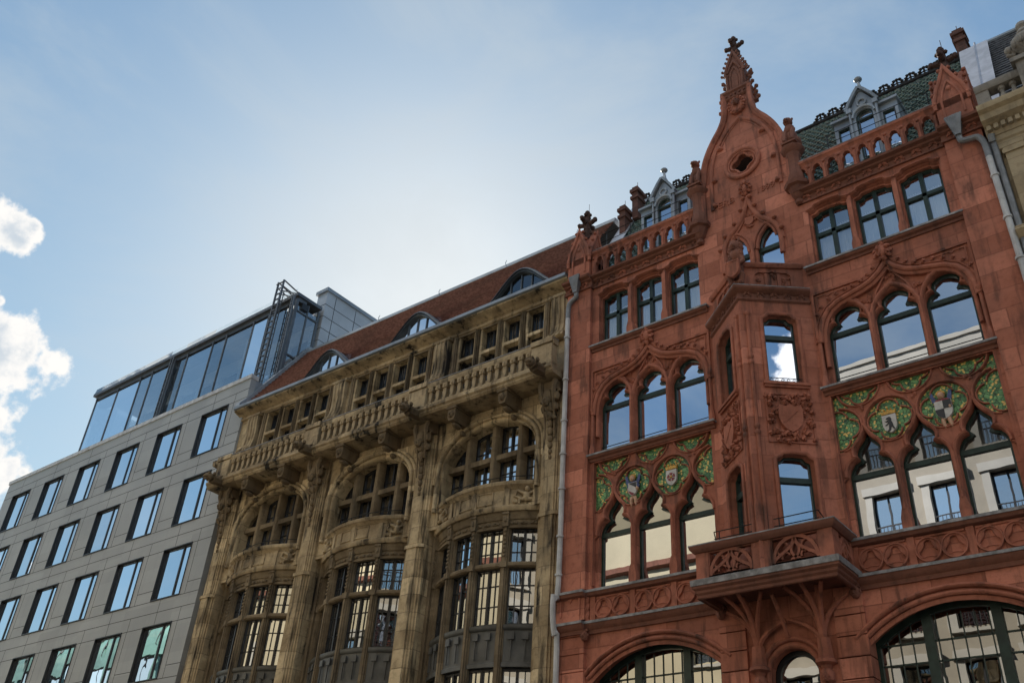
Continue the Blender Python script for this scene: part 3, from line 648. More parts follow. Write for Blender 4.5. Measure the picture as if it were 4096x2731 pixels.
# windows of the bays
for sgn in (-1, 1):
    c = sgn*CB
    for k in (-1.1, 0, 1.1):
        x = c+k
        glazed(red, sym(x, TOPW), 0.27, [(x-0.05, x+0.05, 16.14, 17.95), (x-0.46, x+0.46, 17.17, 17.27)], 0.06, 'frame', 'glasst')
        glazed(red, sym(x, LAN2), 0.27, [(x-0.49, x+0.49, 14.14, 14.25)], 0.055)
        wo = glazed(red, sym(x, LAN1), 0.27, [(x-0.49, x+0.49, 10.54, 10.65)], 0.055, 'frame', 'glassh')
        p = MB(); pane(p, rect(x-0.485, x+0.485, 9.14, 10.6), 0.262); p.build('pane', 'glass', wo, smooth=False)
        MB().box(x-0.54, x+0.54, 0.72, 0.74, 10.7, 11.9).build('ceiling_blind', 'blind', wo)
        MB().tube([(x-0.46, 0.15, 13.0), (x+0.46, 0.15, 13.0)], 0.012, 5).build('guard_rail', 'iron', red)
    # ground floor windows
    ar = arc(c, 5.225, 2.54, 49.5, 130.5, 16)
    bars = []
    for u in (-0.62, 0.62): bars.append((c+u-0.09, c+u+0.09, 0.3, 7.62))
    for u in [i*0.235 for i in range(-7, 8)]: bars.append((c+u-0.009, c+u+0.009, 6.1, 7.2 if abs(u) > 1.2 else 7.6))
    for z in (6.0, 6.75, 7.12): bars.append((c-1.62, c+1.62, z-0.015-(0.06 if z == 6.0 else 0), z+0.015))
    bars.append((c-1.66, c+1.66, 2.9, 3.05))
    glazed(red, [(c-1.66, 0.5), (c+1.66, 0.5)]+ar, 0.36, bars, 0.1, 'frame', 'glassy')

# piers at both ends, rusticated below
for sgn in (-1, 1):
    b = MB(); x0, x1 = (5.0, 5.82) if sgn > 0 else (-5.82, -5.0)
    b.box(x0, x1, -0.12, 0.5, 8.2, 18.4)
    z = 0.1
    while z < 8.15: b.box(x0, x1, -0.12, 0.45, z, z+0.375); z += 0.40
    b.box(x0+0.02, x1-0.02, -0.085, 0.4, 0.1, 8.2)
    xm = (x0+x1)/2
    b.sweep([(xm-0.27, 8.6), (xm-0.27, 9.02), (xm-0.05, 9.02), (xm, 8.95), (xm+0.05, 9.02), (xm+0.27, 9.02), (xm+0.27, 8.6)], bar(0.025, -0.15, -0.11))
    b.build('pier', 'red', red)
for sgn in (-1, 1):                                 # rusticated stones beside the door
    b = MB(); x0, x1 = (0.95, 1.55) if sgn > 0 else (-1.55, -0.95)
    z = 0.1
    while z < 8.1: b.box(x0, x1, -0.07, 0.3, z, z+0.375); z += 0.40
    b.build('rusticated_quoin', 'red', red)

# string courses
def lead(x0, x1, y0, z, h=0.05, y1=0.15): MB().box(x0, x1, y0, y1, z-h, z).build('lead_flashing', 'ledge', red)
def stringc(x0, x1, prof, m='redd'):
    b = MB(); course(b, x0, x1, prof); return b.build('string_course', m, red)
for x0, x1, o in ((-5.86, -4.97, -0.12), (4.97, 5.86, -0.12), (-5.0, -1.4, 0.0), (1.4, 5.0, 0.0)):
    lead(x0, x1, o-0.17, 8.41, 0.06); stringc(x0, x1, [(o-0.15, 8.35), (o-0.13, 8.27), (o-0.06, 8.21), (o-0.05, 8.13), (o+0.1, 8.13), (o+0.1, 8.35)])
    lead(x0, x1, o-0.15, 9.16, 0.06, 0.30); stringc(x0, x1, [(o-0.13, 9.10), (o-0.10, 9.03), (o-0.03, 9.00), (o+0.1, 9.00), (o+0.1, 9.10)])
for q in (-1, 1):
    c = q*CB
    for z in (12.75, 16.14):
        lead(c-1.85, c+1.85, -0.15, z, 0.05, 0.3); stringc(c-1.82, c+1.82, [(-0.13, z-0.05), (-0.11, z-0.10), (-0.05, z-0.13), (-0.04, z-0.19), (0.05, z-0.19), (0.05, z-0.05)])
# main cornice and leaf frieze
for x0, x1, o in ((-5.0, -1.34, 0.0), (1.34, 5.0, 0.0), (-5.90, -4.96, -0.12), (4.96, 5.90, -0.12)):
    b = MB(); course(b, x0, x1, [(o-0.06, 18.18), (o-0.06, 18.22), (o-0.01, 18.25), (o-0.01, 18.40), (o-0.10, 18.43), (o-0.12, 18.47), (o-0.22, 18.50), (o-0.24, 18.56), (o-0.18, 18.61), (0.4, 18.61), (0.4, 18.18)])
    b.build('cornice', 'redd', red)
    D = MB(); frieze(D, x0+0.05, x1-0.05, o-0.01, 18.33, 0.15, 0.19, 0.13); D.build('leaf_frieze', 'redc', red)

# trefoil band under the first floor windows
for sgn in (-1, 1):
    c = sgn*CB; b = MB()
    for k in (-1.65, -0.55, 0.55, 1.65): b.box(c+k-0.07, c+k+0.07, -0.04, 0.05, 8.41, 9.02)
    for k in (-1.1, 0, 1.1):
        for u in (-0.24, 0.24):
            x, z = c+k+u, 8.70
            b.sweep(arc(x, z, 0.232, 0, 342, 19), [(-0.024, 0.0), (-0.012, -0.07), (0.012, -0.07), (0.024, 0.0)], closed=True)
            b.prism(arc(x, z, 0.23, 0, 342, 19), -0.045, 0.0, [foil(x, z-0.01, 3, 0.122, 0.086, 90)])
            b.sweep(foil(x, z-0.01, 3, 0.122, 0.086, 90), [(-0.010, 0.0), (0.0, -0.058), (0.012, -0.05), (0.012, 0.0)], closed=True)
        b.box(c+k-0.45, c+k+0.45, -0.03, 0.0, 8.95, 8.99)
    for q in (-1, 1):                               # twisted shaft beside each pier
        x = c+q*1.80
        b.tube([(x+0.012*cos(i), -0.03+0.012*sin(i), 8.41+i*0.03) for i in range(21)], 0.06, 7)
    b.build('trefoil_band', 'redc', red)
for x in (-4.98, -1.45, 1.45, 4.98):
    b = MB(); face_knob(b, x, -0.12, 8.08, 0.13); b.box(x-0.09, x+0.09, -0.15, 0.05, 8.18, 8.24); b.build('carved_head', 'redd', red)

# pierced balustrade above the cornice
for sgn in (-1, 1):
    c = sgn*CB; x0 = c-1.78; n = 9; st = 3.56/n; hs = []
    p = MB()
    for i in range(n):
        x = x0+st*(i+0.5)
        half = [(0.14, 18.64), (0.14, 19.06), (0.125, 19.10), (0.085, 19.125), (0.10, 19.17), (0.085, 19.23), (0.04, 19.28), (0, 19.29)]
        hs.append(sym(x, half))
        p.sweep(path_sym(x, [(0.165, 19.04), (0.155, 19.16), (0.10, 19.29), (0, 19.345)]), [(-0.02, -0.06), (0.02, -0.09), (0.03, -0.06)])
    for i in range(n+1):
        x = x0+st*i; p.tube([(x, -0.07, 18.6), (x, -0.07, 19.05), (x, -0.07, 19.16)], [0.045, 0.038, 0.055], 6)
        p.ball((x, -0.07, 19.27), (0.05, 0.04, 0.04), 6, 4)
    p.prism(rect(c-1.83, c+1.83, 18.6, 19.39), -0.06, 0.08, hs)
    course(p, c-1.85, c+1.85, [(-0.06, 19.37), (-0.09, 19.42), (-0.12, 19.44), (-0.13, 19.50), (-0.10, 19.54), (0.14, 19.54), (0.16, 19.46), (0.10, 19.37)])
    p.build('pierced_balustrade', 'redc', red)
    MB().box(c-1.86, c+1.86, -0.11, 0.15, 19.542, 19.56).build('lead_flashing', 'ledge', red)

# corner pinnacles
def fleuron(b, x, y, z, s, cross=True):
    b.tube([(x, y, z), (x, y, z+s*0.9)], [s*0.14, s*0.08], 6)
    b.lathe((x, y, z+s*0.30), [(s*0.07, 0), (s*0.13, s*0.04), (s*0.07, s*0.09)], 7)
    for a in range(4):
        u = a*pi/2
        b.tube([(x, y, z+s*0.62), (x+cos(u)*s*0.13, y+sin(u)*s*0.13, z+s*0.60), (x+cos(u)*s*0.22, y+sin(u)*s*0.24, z+s*0.63)], [s*0.075, s*0.075, s*0.07], 6)
        b.ball((x+cos(u)*s*0.27, y+sin(u)*s*0.27, z+s*0.65), (s*0.078, s*0.078, s*0.085), 6, 4)
        b.ball((x+cos(u)*s*0.10, y+sin(u)*s*0.10, z+s*0.90), s*0.055, 6, 4)
        b.ball((x+cos(u)*s*0.14, y+sin(u)*s*0.14, z+s*0.20), s*0.045, 6, 4)
    b.ball((x, y, z+s*1.0), (s*0.09, s*0.09, s*0.11), 7, 5)
def pinnacle(x, y, z, hw, h, fz, parent, m='redc'):
    b = MB(); d = hw
    b.box(x-hw, x+hw, y-d, y+d, z, z+h*0.42)
    for rot in range(4):
        b.T = Matrix.Translation((x, y, 0)) @ Matrix.Rotation(rot*pi/2, 4, 'Z')
        half = [(hw, z+h*0.30), (hw*0.98, z+h*0.45), (hw*0.78, z+h*0.60), (hw*0.45, z+h*0.75), (hw*0.18, z+h*0.9), (0, z+h)]
        b.prism(sym(0, half), -d, 0.0)
        b.sweep(path_sym(0, half), roll(hw*0.11, -d-0.05, -d))
        inn = [(hw*0.58, z+h*0.12), (hw*0.58, z+h*0.40), (hw*0.42, z+h*0.55), (hw*0.2, z+h*0.66), (0, z+h*0.74)]
        b.sweep(path_sym(0, inn), roll(hw*0.07, -d-0.03, -d)); b.ball((0, -d, z+h*0.60), (hw*0.2, 0.04, hw*0.2), 7, 5)
        for q in (-1, 1):
            for u, v in ((1.05, 0.40), (0.95, 0.58), (0.62, 0.78), (0.3, 0.95)): b.ball((q*hw*u, -d, z+h*v), (hw*0.15, hw*0.16, hw*0.13), 5, 4)
    b.T = Matrix()
    b.tube([(x, y, z+h*0.55), (x, y, z+h*1.02)], [hw*0.75, hw*0.16], 8)
    o = b.build('pinnacle', m, parent)
    f = MB(); fleuron(f, x, y, z+h*0.94, fz); f.tube([(x+0.05, y+0.02, z+h+fz*0.9), (x+0.05, y+0.02, z+h+fz*1.25)], 0.008, 4); f.build('finial', 'sootred', o)
for sgn in (-1, 1): pinnacle(sgn*5.41, 0.20, 18.6, 0.385, 1.90, 1.08, red)

# ------------------------------------------------ gable and centre wall
GH = [(1.34, 20.05), (1.27, 20.40), (1.24, 20.75), (1.16, 21.10), (1.02, 21.45), (0.84, 21.78), (0.66, 22.05), (0.53, 22.32), (0.47, 22.60), (0.455, 23.0), (0.46, 23.35)]
GS = smooth_pts(GH, 3)
LC = [(0.34, 16.3), (0.34, 17.35), (0.32, 17.55), (0.25, 17.75), (0.12, 17.92), (0, 18.02)]
oc = (-0.02, 20.47)
ocf = foil(oc[0], oc[1], 4, 0.20, 0.172, 90)
b = MB()
out_g = [(1.34, 0.1)]+GS; outl = out_g+[(-x, z) for x, z in reversed(out_g)]
door = [(-0.5, 0.15), (0.5, 0.15)]+arc(0, 6.72, 0.5, 0, 180, 12)
b.prism(outl, 0.0, 0.20, [ocf, sym(-0.42, LC), sym(0.48, LC), door])
gb = b.build('gable_wall', 'red', red)
b = MB()
side = [(1.34, 18.9)]+GS
for q in (-1, 1):
    pth = [(q*x, z) for x, z in side]
    if q > 0: pth = pth[::-1]
    b.sweep(pth, [(0.02, -0.10), (-0.06, -0.12), (-0.14, -0.05), (-0.14, 0.0), (0.02, 0.0)] if q > 0 else [(0.02, -0.10), (-0.06, -0.12), (-0.14, -0.05), (-0.14, 0.0), (0.02, 0.0)])
inner = smooth_pts([(1.0, 19.2), (1.0, 19.9), (0.98, 20.5), (0.90, 21.0), (0.72, 21.45), (0.5, 21.8), (0.3, 22.0), (0.15, 22.12), (0, 22.25)], 2)
b.sweep(path_sym(0, inner), roll(0.05, -0.06, 0.0)); b.sweep(path_sym(0, [(x*0.86, z-0.06) for x, z in inner[8:]]), roll(0.025, -0.025, 0.0))
for q in (-1, 1):
    for z, x in ((19.35, 1.0), (20.25, 0.97), (21.35, 0.72)): b.ball((q*(x-0.08), -0.05, z), 0.07, 7, 5); b.lathe((q*(x-0.08), -0.02, z-0.08), [(0.02, 0), (0.09, 0.03), (0.09, 0.06), (0.02, 0.09)], 8)
for r, w_, d in ((0.50, 0.055, 0.10), (0.42, 0.03, 0.06)): b.sweep(arc(oc[0], oc[1], r, 0, 348, 29), roll(w_, -d, 0.0), closed=True)
b.sweep(ocf, [(-0.02, 0.0), (0.0, -0.05), (0.04, -0.03), (0.05, 0.0)], closed=True)
# ogee hood over the paired lights
hood = smooth_pts([(0.80, 16.9), (0.80, 17.45), (0.76, 17.75), (0.62, 18.02), (0.42, 18.22), (0.25, 18.42), (0.12, 18.70), (0.04, 18.95), (0, 19.12)], 2)
b.sweep(path_sym(0.02, hood), roll(0.06, -0.10, 0.0)); b.sweep(path_sym(0.02, [(x*0.86, z-0.07) for x, z in hood[3:]]), roll(0.03, -0.05, 0.0))
for i in range(3, len(hood)-1, 3):
    for q in (-1, 1): b.ball((0.02+q*(hood[i][0]+0.08), -0.09, hood[i][1]+0.06), (0.07, 0.075, 0.055), 7, 5); b.leaf(0.02+q*(hood[i][0]+0.05), -0.06, hood[i][1]+0.03, 0.10, 1.57-q*0.9, 0.7)
for cx in (-0.42, 0.48):
    b.sweep(path_sym(cx, LC[1:]), roll(0.045, -0.03, 0.06)); b.sweep(path_sym(cx, [(x+0.07, z+0.03) for x, z in LC[1:]]), roll(0.03, -0.06, 0.0))
b.tube([(0.03, -0.05, 16.3), (0.03, -0.05, 17.6)], 0.05, 7)
b.prism(shield(0.02, 18.33, 0.12, 0.13), -0.06, 0.0)
for i in range(10): b.leaf(0.02+random.uniform(-.22, .22), -0.02, 18.35+random.uniform(-.2, .3), 0.11, random.uniform(0, 6), 0.5)
for i in range(9): a = i*0.7; b.leaf(0.0+0.07*cos(a), -0.06, 19.45+0.11*sin(a), 0.12, a, 0.8)
b.ball((0, -0.08, 19.45), (0.07, 0.08, 0.15)); b.ball((0, -0.08, 19.25), (0.06, 0.06, 0.05)); b.ball((0, -0.08, 19.68), (0.06, 0.06, 0.08))
# shield with a head under the niche
b.prism(shield(0, 22.62, 0.24, 0.22), -0.09, 0.0)
for i in range(14): a = i*0.45; b.leaf(0.16*cos(a), -0.08, 22.72+0.2*sin(a), 0.12, a, 0.6)
b.build('gable_ornament', 'redc', red)
b = MB(); face_knob(b, 0, -0.16, 22.78, 0.13); b.build('carved_head', 'redd', red)
for x, cx in ((-0.42, -0.42), (0.48, 0.48)): glazed(red, sym(cx, LC), 0.16, [(cx-0.35, cx+0.35, 17.28, 17.40)], 0.05)
glazed(red, [(-0.49, 2.2), (0.49, 2.2)]+arc(0, 6.72, 0.49, 0, 180, 12), 0.28, [(-0.5, 0.5, 6.45, 6.58)], 0.08, 'dark', 'glassy')
MB().box(-0.5, 0.5, 0.22, 0.32, 0.1, 2.25).build('door', 'frame', red)
b = MB()
for r, d in ((0.56, 0.05), (0.68, 0.10)): b.sweep([(r, 0.5)]+arc(0, 6.72, r, 0, 180, 14)+[(-r, 0.5)], roll(0.05, -d, 0.05))
b.build('door_arch', 'redc', red)
# niche turret on top of the gable
b = MB()
course(b, -0.46, 0.46, [(-0.02, 23.08), (-0.07, 23.12), (-0.07, 23.30), (-0.12, 23.34), (-0.12, 23.42), (0.5, 23.42), (0.5, 23.08)])
for i in range(7): b.ball((-0.42+i*0.14, -0.09, 23.21), 0.04, 6, 4)
nh = [(0.30, 23.42), (0.30, 24.12), (0.27, 24.36), (0.20, 24.58), (0.12, 24.78), (0.06, 24.95), (0, 25.12)]
b.prism(sym(0, nh), 0.0, 0.40)
b.sweep(path_sym(0, nh[1:]), roll(0.045, -0.05, 0.02)); b.sweep(path_sym(0, [(0.16, 23.5), (0.16, 24.0), (0.12, 24.2), (0.06, 24.32), (0, 24.40)]), roll(0.035, -0.03, 0.0))
b.sweep(path_sym(0, [(0.21, 24.22), (0.11, 24.46), (0, 24.64)]), roll(0.03, -0.06, 0.0))
b.prism([(-0.10, 23.55), (0.10, 23.55), (0.10, 24.0), (0, 24.2), (-0.10, 24.0)], -0.02, 0.0)
for q in (-1, 1):
    b.tube([(q*0.24, -0.04, 23.42), (q*0.24, -0.04, 24.05)], 0.04, 6); b.lathe((q*0.24, -0.04, 24.02), [(0.035, 0), (0.065, 0.06), (0.065, 0.1)], 7)
    for i, (x, z) in enumerate(((0.37, 24.20), (0.34, 24.38), (0.28, 24.55), (0.21, 24.71), (0.15, 24.87), (0.10, 25.02))):
        for yy in (0.0, 0.36): b.tube([(q*(x-0.06), yy, z-0.03), (q*(x+0.03), yy, z), (q*(x+0.04), yy, z+0.05)], [0.035, 0.035, 0.045], 5)
    for z, x in ((24.02, 0.44), (23.80, 0.40), (23.58, 0.46), (23.30, 0.56), (23.08, 0.54), (22.86, 0.60)):      # knobbed crockets on the shoulders
        b.tube([(q*0.28, 0.14, z-0.06), (q*(x-0.04), 0.14, z-0.03), (q*x, 0.14, z+0.04)], [0.05, 0.045, 0.05], 6); b.ball((q*(x+0.01), 0.14, z+0.05), 0.068, 6, 5)
tur = b.build('niche_turret', 'redd', red)
f = MB(); fleuron(f, 0, 0.18, 24.90, 0.98); f.tube([(0.06, 0.2, 25.6), (0.06, 0.2, 25.85)], 0.008, 4); f.build('finial', 'sootred', tur)
# inscription
def inscription(txt, x, z, size, m, parent, y=-0.012, ang=0.0):
    cu = bpy.data.curves.new('lettering', 'FONT'); cu.body = txt; cu.size = size; cu.extrude = 0.014; cu.offset = 0.002; cu.space_character = 1.05
    o = bpy.data.objects.new('lettering', cu); COL.objects.link(o); o.parent = parent
    bpy.context.view_layer.update()
    me = bpy.data.meshes.new_from_object(o.evaluated_get(bpy.context.evaluated_depsgraph_get()))
    bpy.data.objects.remove(o); me.materials.clear(); me.materials.append(M[m])
    o = bpy.data.objects.new('lettering', me); COL.objects.link(o); o.parent = parent
    o.location = (x, y, z); o.rotation_euler = (pi/2, ang, 0); return o
inscription('ERB', -0.86, 19.20, 0.29, 'redc', red); inscription('1899', 0.28, 19.18, 0.26, 'redc', red)

# seated beasts on their pedestals
def beast(parent, x, y, z, turn):
    b = MB(); b.T = Matrix.Translation((x, y, z)) @ Matrix.Rotation(turn, 4, 'Z')
    b.ball((0, 0.05, 0.30), (0.17, 0.21, 0.32), 9, 7); b.ball((0, -0.03, 0.58), (0.15, 0.15, 0.20), 9, 6)
    b.ball((0, -0.08, 0.84), (0.13, 0.15, 0.13), 9, 6); b.ball((0, -0.21, 0.80), (0.075, 0.09, 0.065), 7, 5)
    for q in (-1, 1):
        b.ball((q*0.10, -0.02, 0.96), (0.04, 0.03, 0.05), 6, 4)
        b.tube([(q*0.10, -0.06, 0.55), (q*0.11, -0.16, 0.3), (q*0.11, -0.19, 0.06)], [0.075, 0.06, 0.05], 7); b.ball((q*0.11, -0.23, 0.04), (0.055, 0.08, 0.04), 6, 4)
        b.ball((q*0.16, 0.05, 0.14), (0.09, 0.17, 0.15), 7, 5); b.ball((q*0.15, -0.12, 0.04), (0.06, 0.1, 0.04), 6, 4)
    b.box(-0.2, 0.2, -0.27, 0.25, -0.06, 0.0)
    return b.build('seated_beast', 'redd', parent)
for sgn in (-1, 1):
    x = sgn*1.42; b = MB()
    b.lathe((x, -0.03, 18.66), [(0.20, 0), (0.20, 0.14), (0.23, 0.2), (0.21, 0.5), (0.17, 0.62), (0.17, 1.15), (0.20, 1.2), (0.20, 1.26), (0.30, 1.36), (0.32, 1.44), (0.25, 1.50)], 8)
    b.lathe((x, -0.05, 18.18), [(0.04, 0), (0.10, 0.04), (0.11, 0.12), (0.06, 0.17), (0.13, 0.22), (0.22, 0.44), (0.24, 0.50), (0.32, 0.54), (0.34, 0.64), (0.26, 0.70)], 8)
    b.build('pedestal', 'redd', red); beast(red, x, -0.02, 20.26, 0.0)

# ------------------------------------------------ oriel
AP = 1.08; HW = 1.30; FA = atan2(AP, HW); FL = sqrt(AP*AP+HW*HW)
def fmat(q): return Matrix.Translation((0, -AP, 0)) @ Matrix.Rotation(FA if q > 0 else -FA, 4, 'Z')
b = MB(); tr = MB(); crest = MB()
OW = [[(0.37, z0), (0.37, z1-0.13), (0.34, z1-0.09), (0.27, z1-0.06), (0.22, z1), (0.20, z1+0.02), (0, z1+0.035)] for z0, z1 in ((9.4, 11.08), (12.88, 14.72))]
wins = []
for q in (-1, 1):
    T = fmat(q); b.T = T; tr.T = T; crest.T = T
    cu = q*0.91; e = (0.0, FL) if q > 0 else (-FL, 0.0)
    b.prism(rect(e[0], e[1], 8.4, 15.25), 0.0, 0.28, [sym(cu, [(x+0.04, z) for x, z in OW[0]]), sym(cu, [(x+0.04, z) for x, z in OW[1]])])
    for o in OW:
        tr.sweep(path_sym(cu, [(x+0.06, z+0.02) for x, z in o]), roll(0.045, -0.06, 0.01)); tr.sweep(path_sym(cu, [(x+0.01, z) for x, z in o]), [(-0.02, 0.12), (0.03, 0.03), (0.04, 0.2), (-0.02, 0.2)])
        wins.append((T, sym(cu, o), o))
    tr.box(cu-0.52, cu+0.52, -0.10, 0.1, 12.80, 12.87); tr.box(cu-0.50, cu+0.50, -0.06, 0.1, 12.74, 12.80)
    # carved cartouche
    tr.sweep([(cu-0.50, 11.38), (cu+0.50, 11.38), (cu+0.50, 12.58), (cu-0.50, 12.58)], bar(0.02, -0.03, 0.0), closed=True)
    crest.prism(smooth_pts([(cu-0.24, 12.28), (cu-0.1, 12.24), (cu, 12.30), (cu+0.1, 12.24), (cu+0.24, 12.28), (cu+0.27, 12.05), (cu+0.22, 11.8), (cu, 11.6), (cu-0.22, 11.8), (cu-0.27, 12.05)], 2, True), -0.09, 0.0)
    for i in range(60):
        t = (i % 30)/30*4; k = 1.0 if i < 30 else 0.80; sd = int(t); u = (t-sd)*2-1
        x, z = ((u, 1.0), (1.0, -u), (-u, -1.0), (-1.0, u))[sd]
        crest.leaf(cu+x*0.42*k, -0.02, 11.98+z*0.53*k, random.uniform(0.10, 0.15), random.uniform(0, 6.28), 0.75)
    for i in range(14): crest.ball((cu+random.uniform(-.42, .42), -0.04, 11.98+random.choice((-1, 1))*random.uniform(.33, .5)), 0.045, 6, 4)
    tr.sweep([(cu+0.16, 12.15), (cu-0.16, 11.82)], bar(0.012, -0.10, -0.08))
    crest.build('cartouche', 'redc', red); crest = MB()
b.T = Matrix()
b.prism([(-HW, 0.02), (0, -AP+0.05), (HW, 0.02)], 15.1, 15.28, plane='xy'); b.prism([(-HW, 0.02), (0, -AP+0.05), (HW, 0.02)], 8.4, 8.5, plane='xy')
b.build('oriel', 'red', red)
tr.T = Matrix()
for z0, z1 in ((9.0, 11.6), (11.7, 13.4), (13.5, 14.75)):    # staff moulding on the left of the corner
    for q in (-1, 1):
        x, y = q*0.14, -AP+0.14*AP/HW-0.03
        tr.tube([(x, y, z0), (x, y, z1)], 0.045, 7)
        tr.lathe((x, y, z0), [(0.03, -0.05), (0.06, 0), (0.07, 0.05), (0.05, 0.09)], 8); tr.lathe((x, y, z1-0.08), [(0.05, 0), (0.07, 0.04), (0.06, 0.1), (0.03, 0.13)], 8)
def vee(hw, ap): return [(-hw, 0.0), (0.0, -ap), (hw, 0.0)]
tr.build('oriel_trim', 'redc', red)
for T, o, h in wins:
    z0, z1 = h[0][1], h[-1][1]; xs = [p[0] for p in o]; cx = (min(xs)+max(xs))/2
    glazed(red, o, 0.2, [(cx-0.38, cx+0.38, z1-0.62, z1-0.50)], 0.05, T=T)
for q in (-1, 1):                                   # scroll iron guards at the foot of the upper lights
    g_ = MB(); g_.T = fmat(q); cu = q*0.91
    for z in (12.9, 13.02): g_.tube([(cu-0.38, 0.02, z), (cu+0.38, 0.02, z)], 0.01, 5)
    for i in range(6):
        x = cu-0.32+i*0.128
        g_.tube([(x+0.045*cos(t*0.7)*(1-t*0.08), 0.02, 12.96+0.045*sin(t*0.7)*(1-t*0.08)) for t in range(11)], 0.008, 4)
    g_.build('iron_guard', 'iron', red)
# cornice and parapet of the oriel
b = MB()
b.sweep(vee(HW, AP), [(0, 15.10), (-0.05, 15.14), (-0.05, 15.18), (-0.02, 15.20), (-0.02, 15.32), (-0.12, 15.37), (-0.16, 15.42), (-0.16, 15.47), (0.0, 15.50), (0.12, 15.50), (0.12, 15.10)], plane='xy')
for q in (-1, 1):
    b.T = fmat(q); e = (0.05, FL-0.05) if q > 0 else (-FL+0.05, -0.05)
    frieze(b, e[0], e[1], -0.02, 15.26, 0.12, 0.15, 0.11)
b.T = Matrix(); b.build('oriel_cornice', 'redd', red)
MB().sweep(vee(HW, AP), [(-0.165, 15.472), (-0.165, 15.49), (0.1, 15.525), (0.1, 15.505)], plane='xy').build('lead_flashing', 'ledge', red)
b = MB(); PA, PH = 0.92, 1.22; PF = atan2(PA, PH); PL = sqrt(PA*PA+PH*PH)
for q in (-1, 1):
    b.T = Matrix.Translation((0, -PA, 0)) @ Matrix.Rotation(PF*q, 4, 'Z'); e = (0.0, PL) if q > 0 else (-PL, 0.0); cu = q*0.80
    hole = [(cu-0.43, 15.62), (cu+0.43, 15.62), (cu+0.43, 16.0), (cu+0.34, 16.08), (cu+0.06, 16.08), (cu, 16.12), (cu-0.06, 16.08), (cu-0.34, 16.08), (cu-0.43, 16.0)]
    b.prism(rect(e[0], e[1], 15.50, 16.22), 0.0, 0.05, [hole]); b.prism(rect(e[0]+0.02, e[1]-0.02, 15.50, 16.2), 0.052, 0.14)
    for u in (-0.15, 0.15): b.box(cu+u-0.04, cu+u+0.04, 0.01, 0.06, 15.62, 16.06)
    for i in range(12): b.leaf(cu+random.choice((-0.29, 0, 0.29))+random.uniform(-.05, .05), 0.05, 15.66+0.035*i, 0.11, random.uniform(0, 6), 0.55)
b.T = Matrix()
b.sweep(vee(PH, PA), [(0.10, 16.20), (-0.05, 16.20), (-0.09, 16.25), (-0.10, 16.30), (-0.04, 16.36), (0.14, 16.36), (0.16, 16.26)], plane='xy')
b.build('oriel_parapet', 'redc', red)
# shield bearing lion at the corner
b = MB(); b.T = Matrix.Translation((0, -PA-0.06, 15.5)) @ Matrix.Diagonal((0.78, 0.80, 0.98, 1.0))
b.lathe((0, 0, 0.0), [(0.16, 0), (0.2, 0.06), (0.14, 0.12), (0.15, 0.2)], 8)
b.ball((0, 0.02, 0.62), (0.19, 0.18, 0.42), 10, 7); b.ball((0, -0.02, 1.05), (0.20, 0.19, 0.20), 10, 7); b.ball((0, -0.08, 1.32), (0.16, 0.17, 0.17), 10, 7)
b.ball((0, -0.23, 1.26), (0.085, 0.09, 0.07), 8, 5); b.ball((0, -0.21, 1.18), (0.06, 0.07, 0.035), 7, 4)
for i in range(12):
    a = i*0.52; b.ball((0.19*cos(a), 0.0, 1.25+0.21*sin(a)), (0.075, 0.11, 0.075), 6, 4); b.ball((0.2*cos(a), -0.05, 1.02+0.17*sin(a)), (0.07, 0.1, 0.08), 6, 4)
for q in (-1, 1):
    b.ball((q*0.07, -0.19, 1.38), 0.03, 6, 4); b.ball((q*0.14, -0.05, 1.5), (0.05, 0.04, 0.06), 6, 4)
    b.tube([(q*0.2, -0.05, 0.9), (q*0.26, -0.14, 0.72), (q*0.15, -0.24, 0.66)], [0.09, 0.07, 0.06], 7); b.ball((q*0.14, -0.26, 0.66), (0.07, 0.06, 0.06), 6, 4)
    b.tube([(q*0.12, -0.02, 0.4), (q*0.2, -0.16, 0.3), (q*0.15, -0.13, 0.08)], [0.12, 0.1, 0.07], 7); b.ball((q*0.15, -0.2, 0.07), (0.08, 0.11, 0.06), 6, 4)
b.build('shield_lion', 'redd', red)
b = MB(); b.T = Matrix.Translation((0, -PA-0.36, 15.5)); b.prism(shield(0, 0.42, 0.19, 0.24), -0.02, 0.05); b.sweep(shield(0, 0.42, 0.17, 0.22), bar(0.012, -0.035, -0.02), closed=True); b.build('stone_shield', 'redc', red)

